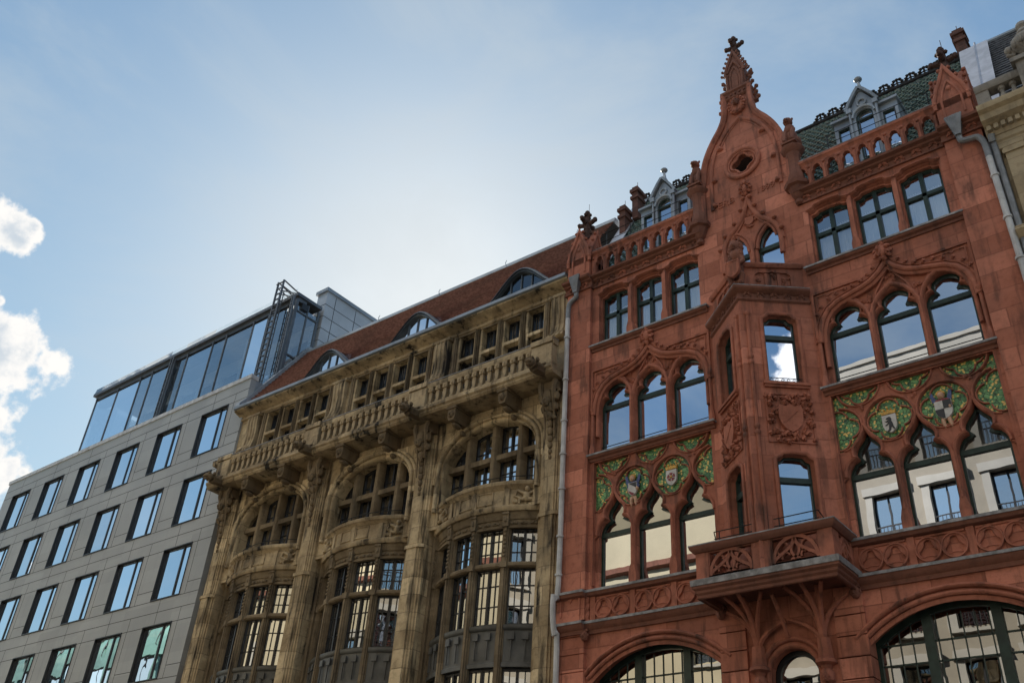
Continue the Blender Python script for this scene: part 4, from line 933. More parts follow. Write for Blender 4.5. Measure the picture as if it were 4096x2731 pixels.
# ------------------------------------------------ balcony under the oriel
bal = MB().box(-1.50, 1.50, -1.05, 0.02, 8.28, 8.44).build('balcony', 'redd', red)
b = MB()
U = [(-1.50, 0.0), (-1.50, -1.05), (1.50, -1.05), (1.50, 0.0)]
b.sweep(U, [(0, 8.14), (0.02, 8.12), (0.02, 8.2), (-0.02, 8.24), (-0.02, 8.29), (-0.07, 8.33), (-0.07, 8.38), (0.1, 8.38), (0.1, 8.14)], plane='xy')
b.build('balcony_moulding', 'redd', bal)
MB().sweep(U, [(-0.09, 8.382), (-0.10, 8.50), (-0.04, 8.53), (0.1, 8.53), (0.1, 8.382)], plane='xy').build('weathered_slab_edge', 'ledge', bal)
b = MB()
def btrac(b, x0, x1, T):
    b.T = T; cx = (x0+x1)/2; w_ = (x1-x0)/2
    b.sweep([(x0, 8.58), (x1, 8.58), (x1, 9.10), (x0, 9.10)], bar(0.025, 0.0, 0.10), closed=True)
    b.sweep(arc(cx, 8.58, w_*0.93, 0, 180, 14, 0.50), bar(0.035, -0.01, 0.10))
    for q in (-1, 1):
        b.sweep(smooth_pts([(cx, 9.08), (cx+q*0.05, 8.92), (cx+q*0.2, 8.80), (cx+q*0.42, 8.66), (cx+q*w_*0.9, 8.60)], 3), bar(0.032, -0.005, 0.10))
        b.sweep(smooth_pts([(cx, 8.98), (cx-q*0.08, 8.84), (cx-q*0.05, 8.70), (cx+q*0.1, 8.60)], 3), bar(0.026, 0.0, 0.09))
        b.sweep(arc(cx+q*w_*0.52, 8.86, 0.13, 20, 250, 8), bar(0.02, 0.01, 0.09))
        b.sweep(arc(cx+q*w_*0.40, 8.68, 0.09, 20, 200, 6), bar(0.018, 0.01, 0.09))
    b.box(x0, x1, 0.0, 0.1, 8.53, 8.60)
I4 = Matrix.Translation((0, -1.02, 0))
btrac(b, -1.20, -0.20, I4); btrac(b, 0.20, 1.20, I4)
for q in (-1, 1):
    T = Matrix.Translation((q*1.47, -1.02, 0)) @ Matrix.Rotation(q*pi/2, 4, 'Z')
    btrac(b, 0.30 if q > 0 else -0.95, 0.95 if q > 0 else -0.30, T)
b.T = Matrix()
for x0, x1 in ((-1.49, -1.20), (-0.20, 0.20), (1.20, 1.49)): b.box(x0, x1, -1.04, -0.86, 8.53, 9.12)
for q in (-1, 1): b.box(q*1.49 if q < 0 else 1.31, -1.31 if q < 0 else 1.49, -0.86, -0.72, 8.53, 9.12); b.box(q*1.49 if q < 0 else 1.35, -1.35 if q < 0 else 1.49, -0.12, 0.0, 8.53, 9.12)
b.build('balcony_tracery', 'redc', bal)
MB().sweep(U, [(-0.02, 9.10), (-0.06, 9.14), (-0.09, 9.18), (-0.10, 9.235), (0.16, 9.235), (0.18, 9.16), (0.16, 9.10)], plane='xy').build('balcony_rail', 'redd', bal)
MB().sweep(U, [(-0.105, 9.237), (-0.105, 9.262), (0.17, 9.27), (0.17, 9.24)], plane='xy').build('lead_flashing', 'ledge', bal)
b = MB()
for x0, x1, q in ((-1.05, -0.10, -1), (0.30, 1.25, 1)):
    for z in (9.36, 9.52): b.tube([(x0, -1.0, z), (x1, -1.0, z)], 0.012, 5)
    for x in (x0+0.12, x1-0.05): b.tube([(x, -1.0, 9.25), (x, -1.0, 9.52)], 0.012, 5)
    xe = x0 if q < 0 else x1; b.tube([(xe, -1.0, 9.52), (xe+q*0.04, -0.85, 9.40), (xe+q*0.04, -0.85, 9.27)], 0.012, 5)
b.build('iron_railing', 'iron', bal)
# net vault ribs fanning from two corbels
b = MB()
for q in (-1, 1):
    cx = q*0.69
    for dx, dy, ez in ((0.62, -0.12, 8.1), (0.35, -0.75, 8.2), (-0.02, -0.98, 8.22), (-0.45, -0.70, 8.22), (-0.66, -0.12, 7.75), (0.1, -0.4, 8.25)):
        tx, ty = cx+q*dx, dy; pts = []
        for i in range(8):
            t = i/7; k = t**2.7; pts.append((cx+(tx-cx)*k, -0.10+(ty+0.10)*k, 6.98+(ez-6.98)*(t**0.8)))
        b.tube(pts, [0.075-0.035*i/7 for i in range(8)], 6)
    b.tube([(cx, -0.06, 6.9), (cx, -0.08, 7.3)], [0.16, 0.13], 8)
    b.lathe((cx, -0.08, 6.42), [(0.05, 0), (0.13, 0.08), (0.14, 0.22), (0.09, 0.30), (0.12, 0.36), (0.21, 0.40), (0.21, 0.46), (0.15, 0.50)], 9); face_knob(b, cx, -0.2, 6.55, 0.10)
b.tube([(-0.02, -0.1, 7.42), (-0.02, -0.35, 7.75), (-0.02, -0.7, 8.1)], 0.045, 6)
b.build('vault_rib', 'redc', red)

# downpipes with shell hoppers
def downpipe(parent, pts, hop, m, r=0.07, brk=()):
    b = MB(); b.tube(smooth_pts(pts, 4), r, 9)
    for z, x, y in brk: b.lathe((x, y, z), [(r, 0), (r+0.025, 0.01), (r+0.025, 0.06), (r, 0.07)], 9)
    o = b.build('downpipe', m, parent)
    if hop:
        x, y, z = hop; h = MB()
        for i in range(9):                           # ribbed shell: wide at the top, narrow at the pipe
            a = -0.5+i*0.125
            h.tube([(x+a*0.09, y, z-0.58), (x+a*0.22, y-0.06, z-0.25), (x+a*0.34, y-0.08, z-0.02), (x+a*0.32, y-0.02, z+0.05-abs(a)*0.12)], [0.028, 0.034, 0.032, 0.02], 5)
        h.prism([(x-0.05, z-0.58), (x+0.05, z-0.58), (x+0.17, z-0.05), (x+0.1, z+0.05), (x-0.1, z+0.05), (x-0.17, z-0.05)], y-0.04, y+0.1)
        h.build('shell_hopper', 'pipeg', o)
    return o
downpipe(red, [(-5.43, -0.24, 18.1), (-5.43, -0.24, 18.0), (-5.46, -0.22, 17.95), (-5.62, -0.22, 17.86), (-5.70, -0.22, 17.74), (-5.72, -0.22, 17.5), (-5.72, -0.22, 17.3)], (-5.43, -0.30, 18.66), 'pipeg', 0.072)
downpipe(red, [(-5.72, -0.22, 17.32), (-5.72, -0.22, 14.0), (-5.72, -0.22, 9.4), (-5.76, -0.34, 9.1), (-5.76, -0.34, 8.6), (-5.72, -0.30, 8.15), (-5.70, -0.22, 7.9), (-5.70, -0.22, 4), (-5.70, -0.22, 0.1)], None, 'pipe', 0.07, [(z, -5.72, -0.22) for z in (16.6, 15.2, 13.9, 12.9, 11.9, 10.6, 9.6)])
downpipe(red, [(5.36, -0.24, 18.22), (5.36, -0.24, 18.06), (5.40, -0.24, 17.94), (5.55, -0.24, 17.90), (5.72, -0.24, 17.86), (5.80, -0.22, 17.70), (5.82, -0.22, 17.4), (5.82, -0.22, 17.2)], (5.36, -0.30, 18.68), 'pipeg', 0.072)
downpipe(red, [(5.82, -0.22, 17.22), (5.84, -0.22, 14.0), (5.84, -0.22, 9), (5.84, -0.22, 0.1)], None, 'pipe', 0.07, [(z, 5.83, -0.22) for z in (16.6, 15.4, 14.3, 13.2)])

# rooms behind the glass, side and back walls, roof
MB().box(-5.75, 5.75, 1.1, 8.0, 0.1, 18.8).build('room_interior', 'room', red)
b = MB(); b.box(-5.82, -5.6, 0.5, 8.2, 0.1, 19.0); b.box(5.6, 5.82, 0.5, 8.2, 0.1, 19.0); b.box(-5.82, 5.82, 8.0, 8.3, 0.1, 19.0); b.box(-5.8, 5.8, 0.42, 1.0, 18.35, 18.6); b.build('party_wall', 'brick', red)
def pix_tiles(x0, x1, y0, z0, y1, z1, tw, th, holes=()):
    """overlapping rounded tiles, each a little tilted"""
    b = MB(); L_ = sqrt((y1-y0)**2+(z1-z0)**2); dy, dz = (y1-y0)/L_, (z1-z0)/L_; ny, nz = -dz, dy
    rows = int(L_/th); cols = int((x1-x0)/tw)
    for r in range(rows):
        s0 = r*th
        for c in range(cols+1):
            x = x0+(c+(0.5 if r % 2 else 0))*tw
            if x+tw/2 > x1+tw*0.3: continue
            j = random.uniform(-.006, .006); P = []
            for u, s, h in ((-0.5, 1.12, 0.0), (-0.5, 0.25, 0.035), (-0.3, 0.0, 0.05), (0, -0.1, 0.065), (0.3, 0.0, 0.05), (0.5, 0.25, 0.035), (0.5, 1.12, 0.0), (0, 1.12, 0.02)):
                ss = s0+s*th; hh = h+j*(1+u*3)
                P.append((x+u*tw, y0+dy*ss+ny*hh, z0+dz*ss+nz*hh))
            b.add(P, [(0, 1, 2, 3, 7), (3, 4, 5, 6, 7)])
            Q = [(p[0], p[1]+0.03*(-ny), p[2]-0.03*nz) for p in P[1:6]]
            b.add(P[1:6]+Q, [(i, i+1, i+6, i+5) for i in range(4)])
    return b
roof = MB(); roof.prism([(0.62, 18.9), (3.6, 24.4), (8.0, 18.9)], -5.6, 5.6)
roof.v = [Vector((v.y, v.x, v.z)) for v in roof.v]
rf = roof.build('roof', 'slate', red)
for x0, x1 in ((-5.55, -0.2), (0.2, 5.6)):
    pix_tiles(x0, x1, 0.60, 18.92, 3.57, 24.42, 0.20, 0.185).build('glazed_tiles', 'gtile', rf, smooth=False)
b = MB(); b.tube([(-5.4, 3.6, 24.45), (5.6, 3.6, 24.45)], 0.09, 6)
for i in range(27):                                  # cresting of little leaves along the ridge
    x = -5.3+i*0.405
    if abs(x) < 1.0: continue
    b.tube([(x, 3.6, 24.45), (x, 3.6, 24.72)], 0.035, 5)
    for u, v in ((-0.14, 0.22), (0.14, 0.22), (0, 0.34), (-0.09, 0.32), (0.09, 0.32), (-0.2, 0.12), (0.2, 0.12)): b.ball((x+u, 3.6, 24.45+v), (0.065, 0.05, 0.05), 5, 4)
    b.tube([(x-0.2, 3.6, 24.57), (x, 3.6, 24.66), (x+0.2, 3.6, 24.57)], 0.03, 4)
b.build('ridge_cresting', 'terra', rf)
b = MB(); b.prism([(0.50, 18.9), (3.5, 24.45), (3.6, 24.6), (0.55, 19.1)], -5.75, -5.2); b.v = [Vector((v.y, v.x, v.z)) for v in b.v]; b.build('zinc_verge', 'zincl', rf)
# flank roof over the gable
b = MB(); b.prism([(-0.8, 18.9), (0.8, 18.9), (0.6, 20.9), (0.3, 21.8), (0, 22.1), (-0.3, 21.8), (-0.6, 20.9)], 1.2, 2.8); b.build('gable_roof', 'room', red)
MB().box(-0.62, 0.62, 0.55, 1.0, 19.6, 21.5).build('attic_interior', 'room', red)
# dormers
for sgn in (-1, 1):
    dx = sgn*3.12
    b = MB()
    cg = sym(dx, [(0.36, 19.0), (0.36, 21.62), (0.24, 21.85), (0.10, 22.10), (0, 22.25)])
    wn = [(dx-0.235, 19.5), (dx+0.235, 19.5)]+arc(dx, 21.30, 0.235, 0, 180, 10)
    b.prism(cg, 1.0, 1.25, [wn]); b.prism(cg, 1.3, 2.5)
    for q in (-1, 1):
        a = (dx+q*0.36, dx+q*0.86); x0, x1 = min(a), max(a)
        b.prism(rect(x0, x1, 19.0, 21.45), 1.08, 1.25, [rect((x0+x1)/2-0.16, (x0+x1)/2+0.16, 19.9, 21.20)]); b.box(x0, x1, 1.30, 2.2, 19.0, 21.45)
        b.box(x0-0.05, x1+0.05, 0.98, 2.4, 21.45, 21.53)
        b.tube([(dx+q*0.36, 0.97, 19.0), (dx+q*0.36, 0.97, 21.6)], 0.04, 6); b.box(dx+q*0.36-0.07, dx+q*0.36+0.07, 0.9, 1.1, 21.5, 21.66)
        p = [(dx+q*x, z) for x, z in ((0.44, 21.60), (0.30, 21.88), (0.13, 22.16), (0, 22.33))]
        b.sweep(p if q < 0 else p[::-1], [(-0.03, 0.90), (0.04, 0.88), (0.05, 2.6), (-0.03, 2.6)])
    b.sweep(arc(dx, 21.30, 0.30, 0, 180, 12), roll(0.035, 0.93, 1.0)); b.sweep(arc(dx, 21.77, 0.12, 0, 330, 11), roll(0.025, 0.95, 1.0), closed=True)
    d = b.build('dormer', 'zinc', red)
    s = MB(); s.lathe((dx, 1.1, 22.2), [(0.16, 0), (0.12, 0.1), (0.06, 0.25), (0.035, 0.45), (0.03, 0.52)], 9); s.ball((dx, 1.1, 22.78), (0.115, 0.115, 0.075), 10, 6); s.build('ball_finial', 'zinc', d)
    glazed(d, wn, 1.12, [(dx-0.23, dx+0.23, 21.22, 21.28)], 0.03, 'frame', 'glass')
    for q in (-1, 1): x = dx+q*0.61; glazed(d, rect(x-0.16, x+0.16, 19.9, 21.20), 1.16, [], 0.03, 'frame', 'glass')
    MB().box(dx-0.84, dx+0.84, 1.26, 1.29, 19.1, 21.4).build('dormer_back', 'room', d)
    b = MB()                                          # gutter rail in front of the dormer
    for z in (19.95, 20.25, 20.55): b.tube([(dx-1.9*(1 if sgn < 0 else 0.55), 0.42, z), (dx+(0.9 if sgn < 0 else 1.9), 0.42, z)], 0.014, 4)
    for u in (-1.7, -0.85, 0.0, 0.85) if sgn < 0 else (-0.9, 0, 0.9, 1.7): b.tube([(dx+u, 0.42, 18.9), (dx+u, 0.42, 20.55)], 0.016, 4)
    b.build('roof_railing', 'iron', red)
# chimneys
for x, y, z0, z1, w_, m in ((-5.10, 2.7, 22.8, 24.22, 0.11, 'brick'), (-5.42, 2.4, 22.0, 23.30, 0.11, 'brick'), (5.52, 4.0, 23.0, 25.95, 0.14, 'brick')):
    b = MB(); b.box(x-w_, x+w_, y-0.2, y+0.2, z0, z1); b.box(x-w_-0.05, x+w_+0.05, y-0.25, y+0.25, z1-0.55, z1-0.43); b.box(x-w_-0.06, x+w_+0.06, y-0.26, y+0.26, z1-0.25, z1-0.12)
    b.tube([(x, y, z1), (x, y, z1+0.35)], 0.01, 4); b.build('chimney', m, red)
# net curtains in the top storey
where = {-1: 'left of the gable', 1: 'right of the gable'}; nm = ['leftmost', 'middle', 'rightmost']
for sgn in (-1, 1):
    for i, k in enumerate((-1.1, 0, 1.1)):
        x = -7.75+sgn*CB+k; b = MB(); n = 36
        for h0, h1 in ((-0.44, -0.03), (0.03, 0.44)):
            vs = []
            for j in range(n+1):
                u = h0+(h1-h0)*j/n; y = 0.40+0.02*sin(j*1.25)+0.012*sin(j*2.9+i)
                vs += [(x+u, y, 16.3), (x+u, y+0.01, 17.50)]
            b.add(vs, [(2*j, 2*j+2, 2*j+3, 2*j+1) for j in range(n)])
        tag(b.build('curtain', 'curtain'), 'white net curtain behind the %s top floor window %s' % (nm[i], where[sgn]), 'curtain', 'net curtains in the red house')

# ================================================================== BROWN SANDSTONE BUILDING
YR = thing('sandstone_office_house', 'brown sandstone office house with three bowed bays, a long balustrade and a red tiled roof', 'building', (-13.62, 0, 0), radians(1.2))
PX = [-14.84, -10.03, -5.18, -0.40]; PW = 0.38
BX = [-12.44, -7.61, -2.79]
FULL = (-15.9, -0.02)
# piers: moulded fronts, narrower above the band at 11.4
for i, px in enumerate(PX):
    b = MB(); w_ = PW
    def pl(w, d, st): # plan of a moulded pier: stepped fillets on the front
        o = [(-w, 0.65), (-w, 0.05), (-w+0.06, 0.05), (-w+0.06, 0.0), (-w+0.13, 0.0), (-w+0.13, -d*0.5), (-w+0.19, -d*0.5), (-w+0.19, -d), (w-0.19, -d), (w-0.19, -d*0.5), (w-0.13, -d*0.5), (w-0.13, 0.0), (w-0.06, 0.0), (w-0.06, 0.05), (w, 0.05), (w, 0.65)]
        return [(px+x, y) for x, y in o]
    b.prism(pl(w_, 0.10, 4), 0.1, 11.36, plane='xy')
    b.prism([(px-w_-0.01, 0.65), (px-w_-0.01, 0.0), (px-0.25, -0.13), (px+0.25, -0.13), (px+w_+0.01, 0.0), (px+w_+0.01, 0.65)], 11.36, 11.46, plane='xy')
    b.prism(pl(w_-0.02, 0.06, 4), 11.46, 15.0, plane='xy')
    b.prism(pl(w_-0.04, 0.06, 4), 15.0, 15.5, plane='xy')
    po = b.build('pier', 'yel', YR)
    # drops and masks hanging down the upper pier, console under the gargoyle
    b = MB()
    b.prism([(px-0.28, -0.3), (px+0.28, -0.3), (px+0.34, 0.1), (px-0.34, 0.1)], 15.0, 15.3, plane='xy')
    for z, s, y in ((14.85, 0.20, -0.28), (14.55, 0.17, -0.24), (14.28, 0.15, -0.2), (14.05, 0.12, -0.16), (13.82, 0.12, -0.14), (13.60, 0.10, -0.12), (13.40, 0.09, -0.12), (13.22, 0.075, -0.1), (13.06, 0.06, -0.1)):
        b.ball((px, y+0.03, z), (s*0.85, s*0.75, s*1.1), 8, 5)
        if z > 14.4:
            for q in (-1, 1): b.ball((px+q*s*1.15, y+0.08, z-0.03), (s*0.6, s*0.7, s*0.8), 6, 4)
    for q in (-1, 1):                                # volutes
        b.tube([(px+q*0.24+0.1*cos(t*0.6)*(1-t*0.07), -0.2, 14.95+0.12*sin(t*0.6)*(1-t*0.07)) for t in range(13)], 0.045, 6)
        b.tube([(px+q*0.25, -0.3, 15.3), (px+q*0.22, -0.34, 15.05), (px+q*0.17, -0.25, 14.7), (px+q*0.16, -0.16, 14.2), (px+q*0.15, -0.12, 13.6)], [0.085, 0.08, 0.055, 0.03, 0.02], 6)
    face_knob(b, px, -0.38, 14.62, 0.15)
    for k in range(8): b.leaf(px+random.uniform(-.2, .2), -0.2, 14.2+0.1*k, 0.17, random.uniform(3.5, 6), 0.7)
    b.build('console', 'yeld', po)
    # gargoyle
    b = MB(); b.tube([(px, -0.45, 15.52), (px, -0.75, 15.48), (px, -1.0, 15.45), (px, -1.12, 15.46)], [0.17, 0.18, 0.17, 0.16], 8)
    b.ball((px, -1.12, 15.50), (0.155, 0.17, 0.15), 9, 6); b.ball((px, -1.26, 15.47), (0.11, 0.10, 0.07), 8, 5); b.ball((px, -1.24, 15.38), (0.09, 0.09, 0.04), 7, 4)
    for q in (-1, 1): b.ball((px+q*0.09, -1.2, 15.60), (0.05, 0.06, 0.045), 6, 4); b.ball((px+q*0.14, -1.02, 15.62), (0.05, 0.07, 0.07), 6, 4); b.box(px+q*0.16-0.02, px+q*0.16+0.02, -0.98, -0.62, 15.46, 15.52)
    b.box(px-0.2, px+0.2, -0.75, -0.4, 15.62, 15.66)
    b.build('gargoyle', 'yeld', YR)

# bays
def bow(cx, R, a0, a1, n): return [(cx+R*sin(radians(a)), 3.05-R*cos(radians(a))) for a in [a0+(a1-a0)*i/n for i in range(n+1)]]
BR = 3.25; BA = 37.0
MA = [-17.8, 0.0, 17.8]                              # mullion angles on the bow
for bi, cx in enumerate(BX):
    bay = MB()
    # wall round the big arch
    el = arc(cx, 13.75, 1.72, 0, 180, 24, 1.12)
    bay.prism(rect(cx-2.06, cx+2.06, 11.9, 15.6), 0.15, 0.60, [[(cx-1.72, 12.0), (cx+1.72, 12.0)]+el])
    bay.sweep([(cx+1.86, 12.4)]+arc(cx, 13.75, 1.86, 0, 180, 26, 1.28)+[(cx-1.86, 12.4)], roll(0.06, 0.02, 0.16))
    bay.sweep([(cx+2.0, 13.3)]+arc(cx, 13.75, 1.99, 5, 175, 26, 1.40)+[(cx-2.0, 13.3)], roll(0.05, 0.06, 0.16))
    bay.sweep([(cx+1.74, 12.4)]+arc(cx, 13.75, 1.74, 0, 180, 26, 1.14)+[(cx-1.74, 12.4)], roll(0.05, 0.12, 0.3))
    bo = bay.build('arched_wall', 'yel', YR)
    # mullions and transom of the arched window
    for k in (-0.975, 0.0, 0.975):
        h = 13.75+1.12*sqrt(max(0, 1-(k/1.72)**2))
        MB().prism([(cx+k-0.12, 0.60), (cx+k-0.12, 0.42), (cx+k-0.06, 0.34), (cx+k+0.06, 0.34), (cx+k+0.12, 0.42), (cx+k+0.12, 0.60)], 12.0, h+0.05, plane='xy').build('mullion', 'yelm', bo)
    for x0, x1 in ((-1.75, -1.09), (-0.86, -0.115), (0.115, 0.86), (1.09, 1.75)):
        MB().box(cx+x0, cx+x1, 0.39, 0.60, 13.72, 13.88).build('transom', 'yelm', bo)
        ex = [x0+(x1-x0)*i/6 for i in range(7)]
        top = [(cx+x, 13.75+1.12*sqrt(max(0, 1-(min(1.70, abs(x))/1.72)**2))) for x in ex]
        xm = cx+(x0+x1)/2; bars = [(xm-0.025, xm+0.025, 12.0, max(t[1] for t in top))]+[(cx+x0, cx+x1, z-0.015, z+0.015) for z in (12.5, 12.95, 13.35, 14.2)]
        glazed(YR, [(cx+x0, 12.0), (cx+x1, 12.0)]+top[::-1], 0.66, bars, 0.05, 'dark', 'glassy')
    # bowed parapet with reliefs
    par = MB()
    pth = bow(cx, BR+0.02, -BA, BA, 26)
    P_ = lambda prof: par.sweep(pth, prof, plane='xy')
    P_([(0.35, 11.78), (-0.06, 11.78), (-0.10, 11.84), (-0.10, 11.92), (-0.03, 11.96), (0.35, 11.96)])
    P_([(0.35, 11.96), (0.0, 11.96), (0.0, 12.42), (0.35, 12.42)])
    P_([(0.35, 12.42), (-0.02, 12.42), (-0.06, 12.48), (-0.13, 12.52), (-0.15, 12.60), (-0.10, 12.64), (0.35, 12.64)])
    for a in (-BA+1, -27.5, -17.8, -6, 0, 6, 17.8, 27.5, BA-1):
        par.T = Matrix.Translation((cx, 3.05, 0)) @ Matrix.Rotation(radians(a), 4, 'Z')
        if abs(a) in (17.8, 0): par.box(-0.07, 0.07, -BR-0.06, -BR+0.1, 11.96, 12.42)
        elif abs(a) == 6:
            for q in (-1, 1): par.box(q*0.24-0.015, q*0.24+0.015, -BR-0.045, -BR, 12.02, 12.38)
            par.box(-0.24, 0.24, -BR-0.045, -BR, 12.36, 12.39); par.box(-0.24, 0.24, -BR-0.045, -BR, 12.02, 12.05)
        elif abs(a) == 27.5:                         # crouching winged figures
            y = -BR-0.06
            par.ball((0, y, 12.18), (0.10, 0.10, 0.16), 8, 6); par.ball((0.02, y-0.05, 12.38), (0.07, 0.08, 0.08), 8, 5)
            for q in (-1, 1):
                par.tube([(q*0.05, y-0.02, 12.25), (q*0.26, y+0.02, 12.36), (q*0.33, y+0.03, 12.2), (q*0.16, y, 12.12)], [0.05, 0.05, 0.04, 0.04], 6)
                par.tube([(q*0.04, y, 12.1), (q*0.18, y-0.04, 12.08), (q*0.2, y, 11.97)], [0.06, 0.05, 0.04], 6); par.ball((q*0.30, y+0.02, 12.04), (0.10, 0.05, 0.06), 6, 4)
    par.T = Matrix()
    par.build('bow_parapet', 'yelc', YR)
    b = MB(); rp = [(x, y, 12.86) for x, y in bow(cx, BR-0.08, -BA+4, BA-4, 20)]
    b.tube(rp, 0.016, 5)
    for i in range(0, 21, 4): b.tube([(rp[i][0], rp[i][1], 12.62), rp[i]], 0.014, 5)
    b.build('iron_handrail', 'iron', YR)
    # head of the bow, mullions with bead chains, transom
    hd = MB(); pth = bow(cx, BR-0.06, -BA, BA, 26)
    for prof in ([(0.4, 11.36), (0.03, 11.36), (0.03, 11.58), (0.4, 11.58)], [(0.4, 11.58), (0.0, 11.58), (-0.03, 11.62), (-0.03, 11.66), (-0.06, 11.70), (-0.06, 11.78), (0.4, 11.78)], [(0.1, 11.34), (0.0, 11.34), (-0.01, 11.40), (0.1, 11.40)]):
        hd.sweep(pth, prof, plane='xy')
    for k in range(30):
        a = -BA+2+k*(2*BA-4)/29; hd.T = Matrix.Translation((cx, 3.05, 0)) @ Matrix.Rotation(radians(a), 4, 'Z')
        hd.leaf(0, -BR+0.10, 11.46, 0.13, 0.4 if k % 2 else 2.7, 0.5); hd.ball((0, -BR+0.06, 11.47), (0.035, 0.03, 0.035), 5, 4)
    hd.T = Matrix(); hdo = hd.build('bow_entablature', 'yelm', YR)
    ends = [-BA+1.0]+MA+[BA-1.0]
    for a in ends:
        m_ = MB(); m_.T = Matrix.Translation((cx, 3.05, 0)) @ Matrix.Rotation(radians(a), 4, 'Z')
        m_.prism([(-0.11, -BR+0.42), (-0.11, -BR+0.12), (-0.075, -BR+0.12), (-0.075, -BR+0.06), (-0.035, -BR+0.06), (-0.035, -BR+0.02), (0.035, -BR+0.02), (0.035, -BR+0.06), (0.075, -BR+0.06), (0.075, -BR+0.12), (0.11, -BR+0.12), (0.11, -BR+0.42)], 0.3, 11.36, plane='xy')
        m_.box(-0.085, 0.085, -BR-0.03, -BR+0.12, 11.36, 11.80); m_.box(-0.1, 0.1, -BR-0.06, -BR+0.1, 11.70, 11.76)
        m_.ball((0, -BR-0.03, 11.55), (0.045, 0.04, 0.08), 6, 5)
        for k in range(7): m_.ball((0, -BR+0.01, 11.25-k*0.115), (0.05, 0.04, 0.045), 6, 4)
        m_.box(-0.1, 0.1, -BR-0.01, -BR+0.14, 10.24, 10.40)
        m_.build('bow_mullion', 'yelm', YR)
    t_ = MB(); t_.sweep(bow(cx, BR-0.06, -BA, BA, 26), [(0.4, 10.26), (0.05, 10.26), (0.0, 10.30), (0.0, 10.36), (0.04, 10.41), (0.4, 10.41)], plane='xy'); t_.build('bow_transom', 'yelm', YR)
    for j in range(4):
        a0, a1 = ends[j]+1.6, ends[j+1]-1.6; am = (a0+a1)/2
        hwid = (BR-0.25)*radians(a1-a0)/2
        T = Matrix.Translation((cx, 3.05, 0)) @ Matrix.Rotation(radians(am), 4, 'Z') @ Matrix.Translation((0, -BR+0.28, 0))
        for z0, z1, zz in ((10.40, 11.38, (10.72, 11.05)), (8.78, 10.28, (9.28, 9.82))):
            bars = [(-0.03, 0.03, z0, z1)]+[(-hwid, hwid, z-0.014, z+0.014) for z in zz]+[(q*hwid*0.5-0.012, q*hwid*0.5+0.012, z0, z1) for q in (-1, 1)]
            glazed(YR, rect(-hwid, hwid, z0, z1), 0.0, bars, 0.05, 'dark', 'glassy', T=T)
        # metal apron below each light
        ap = MB(); pth = [(cx+(BR-0.10)*sin(radians(a0+(a1-a0)*i/8)), 3.05-(BR-0.10)*cos(radians(a0+(a1-a0)*i/8))) for i in range(9)]
        ap.sweep(pth, [(0.2, 7.72), (0.0, 7.72), (0.0, 7.82), (0.03, 7.84), (0.03, 8.62), (0.0, 8.64), (-0.02, 8.70), (-0.02, 8.76), (0.2, 8.78)], plane='xy')
        for q in (0.28, 0.72):
            a = a0+(a1-a0)*q; ap.T = Matrix.Translation((cx, 3.05, 0)) @ Matrix.Rotation(radians(a), 4, 'Z'); ap.box(-0.08, 0.08, -BR+0.055, -BR+0.1, 8.38, 8.56); ap.box(-0.012, 0.012, -BR+0.06, -BR+0.1, 7.9, 8.36); ap.T = Matrix()
        ap.build('metal_apron', 'bronze', YR)
        glazed(YR, rect(-hwid, hwid, 5.4, 7.70), 0.0, [(-0.03, 0.03, 5.4, 7.7)]+[(q*hwid*0.5-0.012, q*hwid*0.5+0.012, 5.4, 7.7) for q in (-1, 1)]+[(-hwid, hwid, z-0.014, z+0.014) for z in (6.0, 6.6, 7.2)], 0.05, 'dark', 'glassy', T=T)
    b = MB()                                          # side reveals next to the piers
    for q in (-1, 1): x = cx+q*2.02; b.box(min(x, x-q*0.12), max(x, x-q*0.12), 0.36, 0.70, 0.2, 12.0)
    b.build('bay_reveal', 'yelm', YR)
    b = MB(); b.sweep(bow(cx, BR-0.1, -BA, BA, 20), [(0.3, 0.1), (0, 0.1), (0, 5.4), (0.3, 5.4)], plane='xy'); b.build('shop_base', 'yel', YR)

# balcony
fl = MB(); course(fl, FULL[0]+0.3, FULL[1], [(-0.60, 15.36), (-0.66, 15.42), (-0.66, 15.47), (-0.72, 15.52), (-0.72, 15.60), (-0.66, 15.63), (0.3, 15.63), (0.3, 15.40), (0.1, 15.33), (-0.1, 15.36)])
bfl = fl.build('long_balcony', 'yelc', YR)
r_ = MB(); course(r_, FULL[0]+0.3, FULL[1]+0.02, [(-0.63, 16.28), (-0.65, 16.34), (-0.66, 16.42), (-0.64, 16.46), (-0.46, 16.46), (-0.44, 16.40), (-0.44, 16.28)]); r_.build('balcony_rail', 'yelc', bfl)
MB().box(FULL[0]+0.29, FULL[1]+0.03, -0.665, -0.43, 16.462, 16.485).build('lead_flashing', 'ledge', bfl)
r_ = MB(); r_.box(FULL[0]+0.3, FULL[1], -0.66, -0.46, 15.63, 15.70); r_.build('balcony_kerb', 'yelc', bfl)
for px in PX:
    x0, x1 = max(px-0.36, FULL[0]+0.3), min(px+0.36, FULL[1]); p_ = MB(); p_.box(x0, x1, -0.69, -0.43, 15.62, 16.29); p_.box(x0-0.02, x1+0.02, -0.72, -0.40, 16.34, 16.50); p_.box(x0-0.02, x1+0.02, -0.71, -0.41, 15.62, 15.72)
    p_.build('balcony_pedestal', 'yelc', bfl)
proto = None
